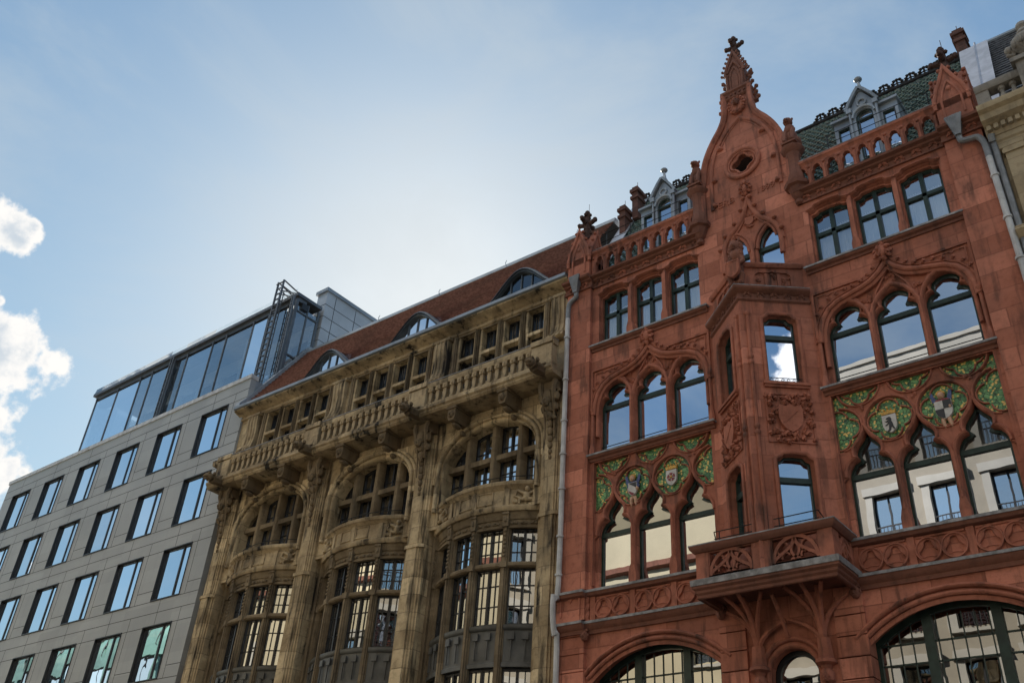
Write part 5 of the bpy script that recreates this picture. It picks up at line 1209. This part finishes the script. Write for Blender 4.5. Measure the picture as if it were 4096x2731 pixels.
for i in range(3):
    a, e = PX[i]+0.36, PX[i+1]-0.36; n = 14
    for k in range(n):
        x = a+(e-a)*(k+0.5)/n
        if proto is None:
            b = MB(); b.box(-0.065, 0.065, -0.63, -0.49, 15.70, 15.80); b.prism([(-0.05, 15.80), (0.05, 15.80), (0.075, 15.95), (0.06, 16.08), (0.05, 16.12), (-0.05, 16.12), (-0.06, 16.08), (-0.075, 15.95)], -0.615, -0.505); b.box(-0.085, 0.085, -0.645, -0.475, 16.12, 16.28); b.ball((0, -0.65, 16.2), (0.04, 0.03, 0.04), 6, 4)
            proto = b.build('baluster', 'yelc', bfl); proto.location = (x, 0, 0)
        else: dup(proto, bfl, (x, 0, 0))
for cx in BX:                                         # mask brackets under the balcony
    for u in (-0.95, 0.98):
        x = cx+u; b = MB()
        b.prism([(x-0.15, 15.36), (x+0.15, 15.36), (x+0.15, 15.04), (x+0.09, 14.9), (x-0.09, 14.9), (x-0.15, 15.04)], -0.58, 0.16)
        b.box(x-0.19, x+0.19, -0.62, 0.1, 15.28, 15.37); face_knob(b, x, -0.58, 15.1, 0.13); b.ball((x, -0.3, 14.82), (0.1, 0.2, 0.09), 7, 5); b.ball((x, 0.0, 14.7), (0.08, 0.12, 0.09), 7, 5)
        b.build('mask_bracket', 'yeld', YR)

# attic storey
hs = []; AX = []
for i, cx in enumerate(BX):
    for k in (-1.39, -0.46, 0.46, 1.39):
        x = cx-0.03+k; AX.append(x); hs += [rect(x-0.30, x+0.30, 17.74, 18.57), rect(x-0.30, x+0.30, 16.55, 17.63)]
b = MB(); b.prism(rect(FULL[0], FULL[1], 15.63, 18.66), 0.28, 0.62, hs)
at = b.build('attic_wall', 'yel', YR)
b = MB()
for x in AX:
    for q in (-1, 1):
        u = x+q*0.465; b.box(u-0.08, u+0.08, 0.22, 0.30, 16.0, 18.62) if True else None
        b.box(u-0.03, u+0.03, 0.19, 0.24, 16.0, 18.6)
    b.box(x-0.37, x+0.37, 0.24, 0.30, 18.57, 18.62)
b.build('attic_pilasters', 'yelm', at)
for x in AX:
    glazed(YR, rect(x-0.30, x+0.30, 17.74, 18.57), 0.56, [(x-0.03, x+0.03, 17.74, 18.57), (x-0.16, x-0.14, 17.74, 18.57), (x+0.14, x+0.16, 17.74, 18.57)], 0.05, 'dark', 'glassy')
    glazed(YR, rect(x-0.30, x+0.30, 16.55, 17.63), 0.56, [(x-0.03, x+0.03, 16.55, 17.63)], 0.05, 'dark', 'glassy')
for px in PX:                                          # scroll consoles above the piers
    b = MB(); x0, x1 = px-0.30, min(px+0.30, FULL[1]-0.02)
    prof = smooth_pts([(0.28, 18.58), (0.10, 18.56), (0.08, 18.3), (0.12, 17.8), (0.10, 17.4), (0.02, 17.15), (-0.10, 17.05), (-0.14, 16.95), (0.0, 16.9), (0.28, 16.95)], 3)
    n = len(prof); b.add([(x0, y, z) for y, z in prof]+[(x1, y, z) for y, z in prof], [(i, (i+1) % n, n+(i+1) % n, n+i) for i in range(n)]+[tuple(range(n)), tuple(range(2*n-1, n-1, -1))])
    for u in (0.12, 0.3, 0.48): b.tube([(x0+u, y-0.015, z) for y, z in prof[4:-6]], 0.03, 5)
    b.box(x0-0.08, x1+0.08 if x1 < -0.1 else x1, 0.05, 0.3, 18.52, 18.62); b.box(x0-0.05, min(x1+0.05, -0.02), 0.15, 0.4, 15.63, 16.9)
    b.build('scroll_console', 'yelc', at)
b = MB()
course(b, FULL[0], FULL[1], [(0.24, 18.62), (0.19, 18.65), (0.19, 18.71), (0.25, 18.73), (0.25, 18.76), (0.62, 18.76), (0.62, 18.62)])
course(b, FULL[0]-0.02, FULL[1], [(0.24, 18.762), (0.24, 18.80), (0.16, 18.83), (0.12, 18.86), (0.02, 18.88), (-0.06, 18.91), (-0.12, 18.94), (-0.12, 18.99), (0.62, 18.99), (0.62, 18.762)])
b.build('attic_cornice', 'yelc', YR)
b = MB(); course(b, FULL[0], FULL[1]-0.03, [(-0.14, 18.992), (-0.20, 19.01), (-0.20, 19.12), (-0.16, 19.14), (0.1, 19.14), (0.1, 18.992)]); b.build('gutter', 'zinc', YR)
MB().box(-15.8, -0.1, 1.3, 9.0, 0.2, 18.8).build('room_interior', 'room', YR)
b = MB(); b.box(-15.95, -15.7, 0.66, 9.2, 0.1, 19.2); b.box(-0.3, -0.04, 0.66, 9.2, 0.1, 19.2); b.box(-15.9, -0.04, 9.0, 9.3, 0.1, 19.2); b.build('party_wall', 'brick', YR)

# tiled roof with eyebrow dormers
EB = [-10.85, -6.40, -1.92]
def eyeb(x):
    v = 0.0
    for c in EB:
        d = (x-c)/1.42
        if abs(d) < 1: v = max(v, (0.5+0.5*cos(pi*d))**0.8)
    return v
def roofz(x, y):
    pl_ = 19.08+1.56*(y-0.02); e = 19.02+1.04*eyeb(x)+0.34*(y-0.1)
    if eyeb(x) <= 0: return pl_
    k = 0.10; h = max(0, min(1, 0.5+0.5*(e-pl_)/k)); return pl_*(1-h)+e*h+k*h*(1-h)
b = MB(); nx = 212; rows = 21; xs = [-15.72+15.67*i/nx for i in range(nx+1)]
ys = [0.02+2.62*i/rows for i in range(rows+1)]; vs = []; fs = []
for r in range(rows):
    for t in (0, 1):
        y = ys[r+t]
        for x in xs:
            lift = 0.085 if t == 0 else 0.0
            vs.append((x, y-lift*0.8, roofz(x, y)+lift*0.55+random.uniform(-.003, .003)))
W_ = nx+1
for r in range(rows):
    o = 2*r*W_
    for i in range(nx):
        fs.append((o+i, o+i+1, o+W_+i+1, o+W_+i))
        if r < rows-1: fs.append((o+W_+i, o+W_+i+1, o+2*W_+i+1, o+2*W_+i))
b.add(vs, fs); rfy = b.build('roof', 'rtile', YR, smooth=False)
b = MB(); course(b, -15.9, -0.02, [(2.56, 23.0), (2.50, 23.10), (2.56, 23.28), (2.9, 23.34), (9.2, 22.6), (9.2, 22.4), (2.8, 23.0)]); b.build('ridge_flashing', 'zinc', rfy)
b = MB(); course(b, -15.95, -15.70, [(-0.12, 19.0), (-0.12, 19.30), (0.15, 19.65), (2.62, 23.45), (2.85, 23.45), (2.85, 23.0), (0.05, 19.0)]); b.build('verge_upstand', 'zinc', rfy)
b = MB()
for x in (-11.3, -8.0, -4.7, -1.5): b.tube([(x, 2.48, 23.05), (x, 2.40, 23.2), (x, 2.46, 23.36)], 0.015, 4)
b.build('roof_hook', 'zinc', rfy)
for c in EB:
    o = [(c-1.42+2.84*i/24, 19.10+1.02*eyeb(c-1.42+2.84*i/24)) for i in range(25)]
    d = MB(); d.sweep(o[::-1], [(-0.02, -0.06), (0.04, -0.10), (0.05, 0.3), (-0.02, 0.3)]); d.sweep([(x, z-0.08) for x, z in o[3:-3]][::-1], [(-0.10, -0.03), (0.04, -0.05), (0.04, 0.2), (-0.10, 0.2)])
    do = d.build('eyebrow_dormer', 'zincd', rfy)
    inn = [(x, z-0.14) for x, z in o[5:-5]]
    w_ = MB()
    for k in (-0.42, 0.0, 0.42): w_.box(c+k-0.022, c+k+0.022, 0.04, 0.10, 19.06, 19.06+0.88*eyeb(c+k))
    w_.build('window', 'zincd', do); p = MB(); pane(p, [(inn[0][0], 19.05), (inn[-1][0], 19.05)]+inn[::-1], 0.08); p.build('pane', 'glassd', do, smooth=False)
    MB().prism([(inn[0][0], 19.04), (inn[-1][0], 19.04)]+inn[::-1], 0.30, 0.32).build('dormer_back', 'room', do)

# ================================================================== MODERN OFFICE BUILDING
MR = thing('modern_office_building', 'modern grey panelled office block with punched windows and a glazed roof storey', 'building', (-29.6, -0.15, 0), radians(0.5))
WX = [-0.97-3.19*i for i in range(6)]; WZ = [(17.80, 19.74), (14.86, 16.81), (11.92, 13.87), (8.98, 10.92), (6.04, 7.98), (3.1, 5.04)]
X0, X1 = -19.72, 0.20
hs = []
for r, (z0, z1) in enumerate(WZ):
    for x in WX: hs.append(rect(x-1.77, x, z0, z1))
MB().prism(rect(X0, X1, 0.1, 20.62), 0.0, 0.25, hs).build('panel_wall', 'panel', MR)
j = MB()                                                # shadow gaps between the panels
def hj(x0, x1, z): j.box(x0, x1, -0.002, 0.05, z-0.011, z+0.011)
def vj(x, z0, z1): j.box(x-0.009, x+0.009, -0.003, 0.05, z0, z1)
for r, (z0, z1) in enumerate(WZ):
    zt = WZ[r-1][0] if r > 0 else 20.62
    for z in ((z1+0.004, (z1+zt)/2, zt-0.03) if r > 0 else (z1+0.004, 20.15)): hj(X0, X1, z)
    for i, x in enumerate(WX):
        vj(x+0.34, z0-0.03, z1); vj(x-1.12, z1, zt)
        if x-1.77-0.34 > X0: vj(x-1.77-0.36, z0-0.03, z1) if False else None
        hj(x+0.34, min(x+1.42, X1), z0+0.40); vj(x+0.36, z1, (z1+zt)/2 if r > 0 else 20.15)
j.build('panel_joints', 'joint', MR)
MB().box(X0-0.04, X1+0.03, -0.05, 0.32, 20.62, 20.80).build('parapet_coping', 'pipe', MR)
proto = None
for r, (z0, z1) in enumerate(WZ):
    for x in WX:
        f = MB(); w0, w1 = x-1.77, x
        for a, e, c, d in ((w0, w1, z1-0.035, z1), (w0, w1, z0, z0+0.035), (w0, w0+0.035, z0, z1), (w1-0.035, w1, z0, z1), (w1-0.61, w1-0.54, z0, z1)): f.box(a, e, 0.07, 0.14, c, d)
        f.box(w0-0.02, w0+0.004, -0.03, 0.2, z0-0.02, z1+0.03); f.box(w1-0.004, w1+0.02, -0.03, 0.2, z0-0.02, z1+0.03); f.box(w0, w1, -0.03, 0.2, z1-0.002, z1+0.03); f.box(w0, w1, -0.035, 0.2, z0-0.025, z0+0.012)
        fo = f.build('window', 'dark', MR, smooth=False)
        for a, e in ((w0+0.03, w1-0.575), (w1-0.575, w1-0.03)):
            t = random.uniform(-0.006, 0.006); p = MB(); p.add([(a, 0.105+t, z0+0.04), (e, 0.105-t, z0+0.04), (e, 0.105-t, z1-0.04), (a, 0.105+t, z1-0.04)], [(0, 1, 2, 3)]); p.build('pane', 'glassm', fo, smooth=False)
MB().box(X0+0.3, X1-0.15, 0.9, 12, 0.1, 20.3).build('room_interior', 'room', MR)
b = MB(); b.box(X1-0.16, X1-0.004, 0.25, 12, 0.1, 20.62); b.build('side_wall', 'zinc', MR)
b = MB(); b.box(X0, X0+0.2, 0.25, 12, 0.1, 20.62); b.build('side_wall', 'panel', MR)
MB().box(X0+0.1, X1-0.02, 0.2, 12, 20.3, 20.6).build('roof_deck', 'ledge', MR)
# roof storey: glass screen hung in front of a set back storey
PZ0, PZ1, PY = 20.6, 25.55, 1.4
GX0, GX1 = -16.35, 0.0
b = MB(); b.box(GX0-0.35, -0.62, PY-0.12, PY+6, 25.62, 25.78); b.box(-0.62, GX1+0.12, PY-0.12, 2.70, 25.62, 25.78); b.box(GX0-0.2, GX1+0.05, PY+0.02, PY+0.5, 25.40, 25.62)
ev = b.build('roof_canopy', 'steel', MR)
b = MB(); b.box(GX0-0.2, GX1+0.1, PY+0.25, PY+0.60, 25.10, 25.42); b.build('blind_housing', 'dark', ev)
xs = [GX0, -14.25, -12.15, -11.1, -9.15, -8.1, -6.05, -5.0, -2.98, -1.9, GX1]
for i in range(len(xs)-1):
    p = MB(); pane(p, rect(xs[i]+0.02, xs[i+1]-0.02, PZ0+0.3, 25.2), PY); p.build('glass_screen', 'glassp', MR, smooth=False)
    MB().box(xs[i]-0.025, xs[i]+0.025, PY-0.04, PY+0.06, PZ0, 25.45).build('screen_mullion', 'steel', MR)
for i in range(9):                                       # little standoff clamps along the head
    pass
for xa in (-15.3, -13.2, -10.1, -7.0, -4.0, -1.0):
    b = MB(); b.box(xa-0.06, xa+0.06, PY+0.5, PY+0.62, PZ0, 25.4); b.build('screen_post', 'zinc', MR)
b = MB()
for z in (22.55, 22.75, 22.95, 23.15): b.tube([(GX0+0.3, PY+0.75, z), (GX1-0.3, PY+0.75, z)], 0.018 if z < 23.1 else 0.03, 5)
for i in range(17): b.tube([(GX0+0.5+i*0.97, PY+0.75, 21.5), (GX0+0.5+i*0.97, PY+0.75, 23.15)], 0.018, 5)
b.build('terrace_railing', 'steel', MR)
p = MB(); p.add([(GX0, PY, PZ0), (GX0, PY+5, PZ0), (GX0, PY+5, 25.2), (GX0, PY, 25.2)], [(0, 1, 2, 3)]); p.build('glass_screen', 'glassp', MR, smooth=False)
for y in (PY+1.2, PY+2.6, PY+4): MB().box(GX0-0.03, GX0+0.03, y-0.03, y+0.03, PZ0, 25.4).build('screen_mullion', 'steel', MR)
# set back storey with its own windows
b = MB(); hsb = []
for i in range(8): hsb.append(rect(GX0+2.2+i*1.7, GX0+3.6+i*1.7, 21.2, 24.7))
b.prism(rect(GX0+1.9, GX1-0.2, PZ0, 25.3), PY+1.6, PY+1.8, hsb); b.build('setback_wall', 'panelw', MR)
for i in range(8): p = MB(); pane(p, rect(GX0+2.2+i*1.7, GX0+3.6+i*1.7, 21.2, 24.7), PY+1.7); p.build('setback_pane', 'glassm', MR, smooth=False)
MB().box(GX0+2.0, GX1-0.3, PY+2.2, PY+5.5, PZ0, 25.4).build('setback_room', 'zinc', MR)
# glazed corner, return wall and metal clad flank
p = MB(); p.add([(GX1, PY, PZ0), (GX1, PY+1.3, PZ0), (GX1, PY+1.3, 25.2), (GX1, PY, 25.2)], [(0, 1, 2, 3)]); p.build('glass_screen', 'glassp', MR, smooth=False)
for y, w_ in ((PY, 0.06), (PY+0.65, 0.035), (PY+1.25, 0.05)): MB().box(GX1-w_, GX1+w_, y-w_, y+w_, PZ0, 25.5).build('corner_post', 'steel', MR)
b = MB()
for z in (21.8, 22.6, 24.9): MB().box(GX1-0.05, GX1+0.05, PY, PY+1.3, z, z+0.07).build('corner_rail', 'steel', MR)
b = MB(); b.box(-0.55, 0.12, 2.82, 6.4, 20.5, 26.75); fk = b.build('metal_flank', 'panelw', MR)
b = MB()
for z in (23.45, 24.1, 24.75, 25.4, 26.05): b.box(-0.56, 0.125, 2.812, 2.83, z-0.012, z+0.012); b.box(0.115, 0.127, 2.82, 6.4, z-0.012, z+0.012)
for y in (3.35, 4.6): b.box(0.115, 0.127, y-0.012, y+0.012, 20.5, 26.7)
b.build('panel_joints', 'joint', fk)
b = MB(); b.box(-0.62, 0.2, 2.72, 6.5, 26.75, 26.93); b.build('flank_coping', 'zinc', fk)
b = MB(); b.box(-13.0, 0.02, PY-0.13, PY-0.11, 25.80, 26.06) if False else None
p = MB(); n = 14
for i in range(n):
    x0 = GX0-0.3+i*(GX1-GX0+0.3)/n; x1 = x0+(GX1-GX0+0.3)/n-0.03; p.add([(x0, PY-0.10, 25.80), (x1, PY-0.10, 25.80), (x1, PY-0.06, 26.08), (x0, PY-0.06, 26.08)], [(0, 1, 2, 3)])
p.build('edge_glass', 'glasse', ev, smooth=False)
# ladders: a slim one and the roof gantry
def ladder(b, x, y0, y1, z0, z1, w_, r, step):
    for q in (-1, 1): b.box(x+q*w_-r, x+q*w_+r, y0, y1, z0, z1)
    for k in range(int((z1-z0)/step)): z = z0+k*step; b.box(x-w_, x+w_, (y0+y1)/2-r, (y0+y1)/2+r, z, z+r*1.6)
b = MB(); ladder(b, -9.15, PY-0.22, PY-0.12, PZ0, 25.5, 0.10, 0.03, 0.26); b.build('roof_ladder', 'steel', MR)
G = thing('facade_gantry', 'dark steel ladder gantry leaning over the glazed roof storey of the grey office block', 'gantry', (-29.6, -0.15, 0), radians(0.5))
b = MB(); ladder(b, -0.95, PY-0.46, PY-0.38, PZ0+0.2, 26.62, 0.19, 0.028, 0.30); ladder(b, -0.95, PY-0.28, PY-0.24, PZ0+0.2, 26.1, 0.15, 0.014, 0.30); b.build('ladder', 'steel', G)
b = MB()
for q in (-1, 1):
    b.tube([(-0.95+q*0.19, PY-0.42, 26.62), (-0.95+q*0.20, PY+0.8, 26.35), (-0.95+q*0.20, PY+1.6, 26.0)], 0.036, 6); b.tube([(-0.95+q*0.19, PY-0.42, 26.3), (-0.95+q*0.2, PY+1.2, 26.1)], 0.025, 6); b.tube([(-0.95+q*0.20, PY-0.45, 26.0), (-0.95+q*0.2, PY+0.5, 26.4)], 0.03, 6)
b.tube([(-1.2, PY-0.45, 26.5), (-0.7, PY-0.45, 26.5)], 0.035, 6)
b.build('support_arm', 'steel', G)
b = MB(); ladder(b, 0.02, PY-0.28, PY-0.20, PZ0+0.1, 25.5, 0.07, 0.03, 0.20); b.build('guide_rail', 'steel', MR)

# ================================================================== NEIGHBOUR ON THE RIGHT
NR = thing('limestone_house', 'beige limestone house at the right edge with an urn topped balustrade and slate roof', 'building', (-1.86, 0, 0))
NX = 9.0
b = MB(); hs = []
for x in (2.6, 5.0, 7.4):
    for z in (4.0, 8.2, 12.4): hs.append(rect(x-0.55, x+0.55, z, z+2.2))
b.prism(rect(0.16, NX, 0.1, 17.75), 0.0, 0.4, hs); b.box(0.0, 0.2, 0.3, 0.5, 0.1, 18.2); b.build('wall', 'beige', NR)
for x in (2.6, 5.0, 7.4):
    for z in (4.0, 8.2, 12.4): glazed(NR, rect(x-0.55, x+0.55, z, z+2.2), 0.3, [(x-0.03, x+0.03, z, z+2.2), (x-0.55, x+0.55, z+1.5, z+1.58)], 0.06, 'dark', 'glass')
b = MB(); b.box(0.24, 1.0, -0.12, 0.1, 0.1, 17.2); b.box(0.20, 1.04, -0.16, 0.1, 17.2, 17.30); b.box(0.22, 1.02, -0.13, 0.1, 17.30, 17.46); b.build('pilaster', 'beige', NR)
for z in (14.9, 10.5):
    b = MB(); course(b, 0.02, NX, [(-0.30, z), (-0.36, z+0.06), (-0.36, z+0.14), (0.1, z+0.2), (0.1, z-0.2), (-0.1, z-0.16)]); b.build('string_course', 'beige', NR)
b = MB(); course(b, 0.06, NX, [(-0.04, 17.32), (-0.14, 17.38), (-0.14, 17.56), (-0.18, 17.60), (-0.18, 17.74), (0.4, 17.74), (0.4, 17.32)])
course(b, 0.0, NX, [(-0.20, 17.742), (-0.24, 17.82), (-0.24, 17.98), (-0.44, 18.08), (-0.46, 18.24), (-0.56, 18.30), (-0.58, 18.36), (-0.58, 18.44), (-0.40, 18.50), (0.4, 18.52), (0.4, 17.742)])
for i in range(60):
    x = 0.1+i*0.15
    if x < NX: b.box(x-0.045, x+0.045, -0.34, -0.23, 17.84, 17.97)
b.build('cornice', 'beige', NR)
b = MB(); course(b, 0.02, NX, [(-0.22, 19.16), (-0.26, 19.22), (-0.26, 19.34), (0.06, 19.34), (0.06, 19.16)]); b.box(0.02, NX, -0.20, 0.02, 18.5, 18.60); br_ = b.build('roof_balustrade', 'urn', NR)
b = MB(); b.box(0.02, 0.3, -0.2, 0.02, 18.6, 19.16); b.build('pedestal', 'urn', br_)
for k in range(34):
    x = 0.56+k*0.24
    if 0.85 < x < 1.75 or 4.4 < x < 5.2: continue
    b = MB(); b.lathe((x, -0.09, 18.60), [(0.075, 0), (0.075, 0.05), (0.05, 0.07), (0.085, 0.2), (0.07, 0.3), (0.045, 0.4), (0.05, 0.46), (0.08, 0.48), (0.08, 0.56)], 9); b.build('baluster', 'urn', br_)
for px in (1.35, 4.8):
    b = MB(); b.box(px-0.36, px+0.36, -0.34, 0.2, 18.52, 19.46); b.box(px-0.44, px+0.44, -0.42, 0.26, 19.46, 19.58); b.box(px-0.24, px+0.24, -0.37, 0.1, 18.75, 19.3); b.build('urn_pedestal', 'urn', br_)
    b = MB(); b.lathe((px, -0.10, 19.58), [(0.24, 0), (0.24, 0.06), (0.12, 0.12), (0.10, 0.2), (0.2, 0.3), (0.32, 0.42), (0.36, 0.56), (0.33, 0.66), (0.22, 0.74), (0.16, 0.8), (0.2, 0.86), (0.14, 0.98), (0.10, 1.02), (0.15, 1.10), (0.13, 1.2), (0.04, 1.27)], 14)
    for k in range(10): a = k*pi/5; b.ball((px+0.33*cos(a), -0.10+0.33*sin(a), 20.08), (0.07, 0.07, 0.13), 6, 4)
    for q in (-1, 1): b.ball((px+q*0.42, -0.12, 20.12), (0.10, 0.1, 0.11), 7, 5); b.tube([(px+q*0.3, -0.1, 20.2), (px+q*0.46, -0.1, 20.18), (px+q*0.45, -0.1, 19.98), (px+q*0.3, -0.1, 19.92)], 0.055, 6)
    b.build('urn', 'urn', br_)
b = MB(); y0, z0, y1, z1 = 0.7, 18.4, 3.4, 24.4; n = 40; vs = []; fs = []
L_ = n
for r in range(n):
    for t in (0, 1):
        s = (r+t)/n
        for x in (0.05, NX): vs.append((x, y0+(y1-y0)*s-(0.05 if t == 0 else 0), z0+(z1-z0)*s+(0.01 if t == 0 else 0)))
for r in range(n):
    o = 4*r; fs.append((o, o+1, o+3, o+2))
    if r < n-1: fs.append((o+2, o+3, o+5, o+4))
b.add(vs, fs); rn = b.build('slate_roof', 'slate', NR, smooth=False)
b = MB(); b.add([(x, y0+(y1-y0)*s-0.10, z0+(z1-z0)*s+0.04) for s in (0.05, 1.0) for x in (-0.42, 0.02)], [(0, 1, 3, 2)]); b.add([(x, y0+(y1-y0)*s-0.16, z0+(z1-z0)*s+0.07) for s in (0.05, 0.97) for x in (0.03, 0.36)], [(0, 1, 3, 2)]); b.box(-0.02, 0.06, 0.7, 0.75, 18.5, 19.0)
b.tube([(0.03, y0+(y1-y0)*s-0.15, z0+(z1-z0)*s+0.07) for s in (0.05, 1.0)], 0.03, 5); b.build('metal_roof_strip', 'zincl', rn)
b = MB(); b.tube([(-0.4, 3.4, 24.42), (NX, 3.4, 24.42)], 0.07, 6); b.build('ridge_roll', 'zinc', rn)
downpipe(NR, [(0.10, -0.28, 17.75), (0.08, -0.22, 17.6), (0.08, -0.14, 17.4), (0.09, -0.14, 15.2), (0.09, -0.14, 8), (0.09, -0.14, 0.1)], None, 'pipeg', 0.075)
b = MB(); b.box(0.2, NX, 1.2, 8, 0.1, 18.2); b.build('room_interior', 'room', NR); b = MB(); b.box(NX-0.2, NX, 0.4, 8.3, 0.1, 18.5); b.box(0, NX, 8.0, 8.3, 0.1, 18.5); b.build('party_wall', 'brick', NR)

# ================================================================== ACROSS THE STREET (seen in the windows)
def opposite(name, label, x0, x1, H, m, wx, storeys, ww, wh, trimm, y=-20.6, rail=True, gm='glassm'):
    o = thing(name, label, 'building', ((x0+x1)/2, y, 0)); cx = (x0+x1)/2
    hs = []; ws = []
    x = x0+wx*0.6
    while x < x1-wx*0.4:
        for z in storeys: hs.append(rect(x-cx-ww/2, x-cx+ww/2, z, z+wh)); ws.append((x-cx, z))
        x += wx
    MB().prism(rect(x0-cx, x1-cx, 0.1, H), -0.4, 0.0, hs).build('wall', m, o)
    b = MB()
    for u, z in ws:
        for q in (-1, 1): b.box(u+q*(ww/2+0.16)-0.16, u+q*(ww/2+0.16)+0.16, 0.0, 0.10, z-0.1, z+wh)
        b.box(u-ww/2-0.4, u+ww/2+0.4, 0.0, 0.18, z+wh, z+wh+0.36); b.box(u-ww/2-0.32, u+ww/2+0.32, 0.0, 0.14, z-0.22, z-0.1)
    if trimm: b.build('window_surrounds', trimm, o)
    for u, z in ws:
        f = MB(); f.box(u-0.04, u+0.04, -0.26, -0.2, z, z+wh)
        for q in (-1, 1): f.box(u+q*(ww/2-0.04)-0.04, u+q*(ww/2-0.04)+0.04, -0.26, -0.18, z, z+wh)
        f.box(u-ww/2, u+ww/2, -0.26, -0.18, z+wh-0.09, z+wh)
        fo = f.build('window', 'dark', o, smooth=False)
        p = MB(); pane(p, rect(u-ww/2, u+ww/2, z, z+wh), -0.23); p.build('pane', gm, fo, smooth=False)
        if rail:
            r_ = MB(); r_.box(u-ww/2, u+ww/2, 0.05, 0.08, z+0.92, z+0.97)
            for k in range(9): xx = u-ww/2+ww*k/8; r_.box(xx-0.012, xx+0.012, 0.05, 0.075, z, z+0.95)
            r_.build('window_railing', 'iron', fo)
    MB().box(x0-cx+0.2, x1-cx-0.2, -9, -1.0, 0.1, H-0.5).build('room_interior', 'room', o)
    b = MB(); b.box(x0-cx, x1-cx, -9.4, -9.1, 0.1, H); b.box(x0-cx, x0-cx+0.2, -9.1, -0.42, 0.1, H); b.box(x1-cx-0.2, x1-cx, -9.1, -0.42, 0.1, H); b.box(x0-cx, x1-cx, -9.4, 0.0, H, H+0.2); b.build('outer_walls', m, o)
    return o
oa = opposite('limestone_apartment_block', 'pale stone apartment block across the street with tall railed windows, mirrored in the red house', -18.2, 18, 24.7, 'panel2', 2.45, (2.4, 6.2, 10.0, 13.7, 17.3, 21.0), 1.25, 2.45, 'white')
b = MB(); b.box(-18.2, 18.0, -0.3, 0.5, 24.7, 25.1); b.box(-18.2, 18.0, -0.3, 0.25, 25.1, 26.3); b.box(-18.2, 18.0, -0.3, 0.35, 26.3, 26.5); b.build('parapet', 'white', oa)
ob = opposite('cream_apartment_block', 'plain cream rendered apartment block across the street, mirrored in the brown sandstone bays', -60, -18.5, 23.0, 'cream', 5.9, (2.2, 6.0, 9.8, 13.6), 1.5, 1.9, 'white', rail=False)
b = MB(); course(b, -20.75, 20.75, [(0.0, 18.4), (0.25, 18.5), (0.3, 18.75), (0.0, 18.8)]); course(b, -20.75, 20.75, [(0.0, 22.4), (0.4, 22.7), (0.45, 23.1), (-0.2, 23.25), (-0.2, 22.4)]); b.build('cornice', 'redd', ob)
og = opposite('green_glazed_block', 'green glazed office block across the street, mirrored in the grey block', -118, -60.5, 20.0, 'greenglass', 3.4, (1.0, 4.8, 8.6, 12.4, 16.2), 2.7, 3.0, None, rail=False)
b = MB(); pr = [(0.0, 20.0)]+[(-6+6*cos(radians(a)), 20.0+4.2*sin(radians(a))) for a in range(0, 91, 10)]+[(-6, 20.0)]
course(b, -28.7, 28.7, pr); b.build('glass_vault', 'greenglass', og)
b = MB()
for i in range(30):
    x = -28.5+i*1.95; b.tube([(x, -6+6.04*cos(radians(a)), 20.0+4.24*sin(radians(a))) for a in range(0, 91, 10)], 0.06, 4)
b.build('vault_ribs', 'white', og)
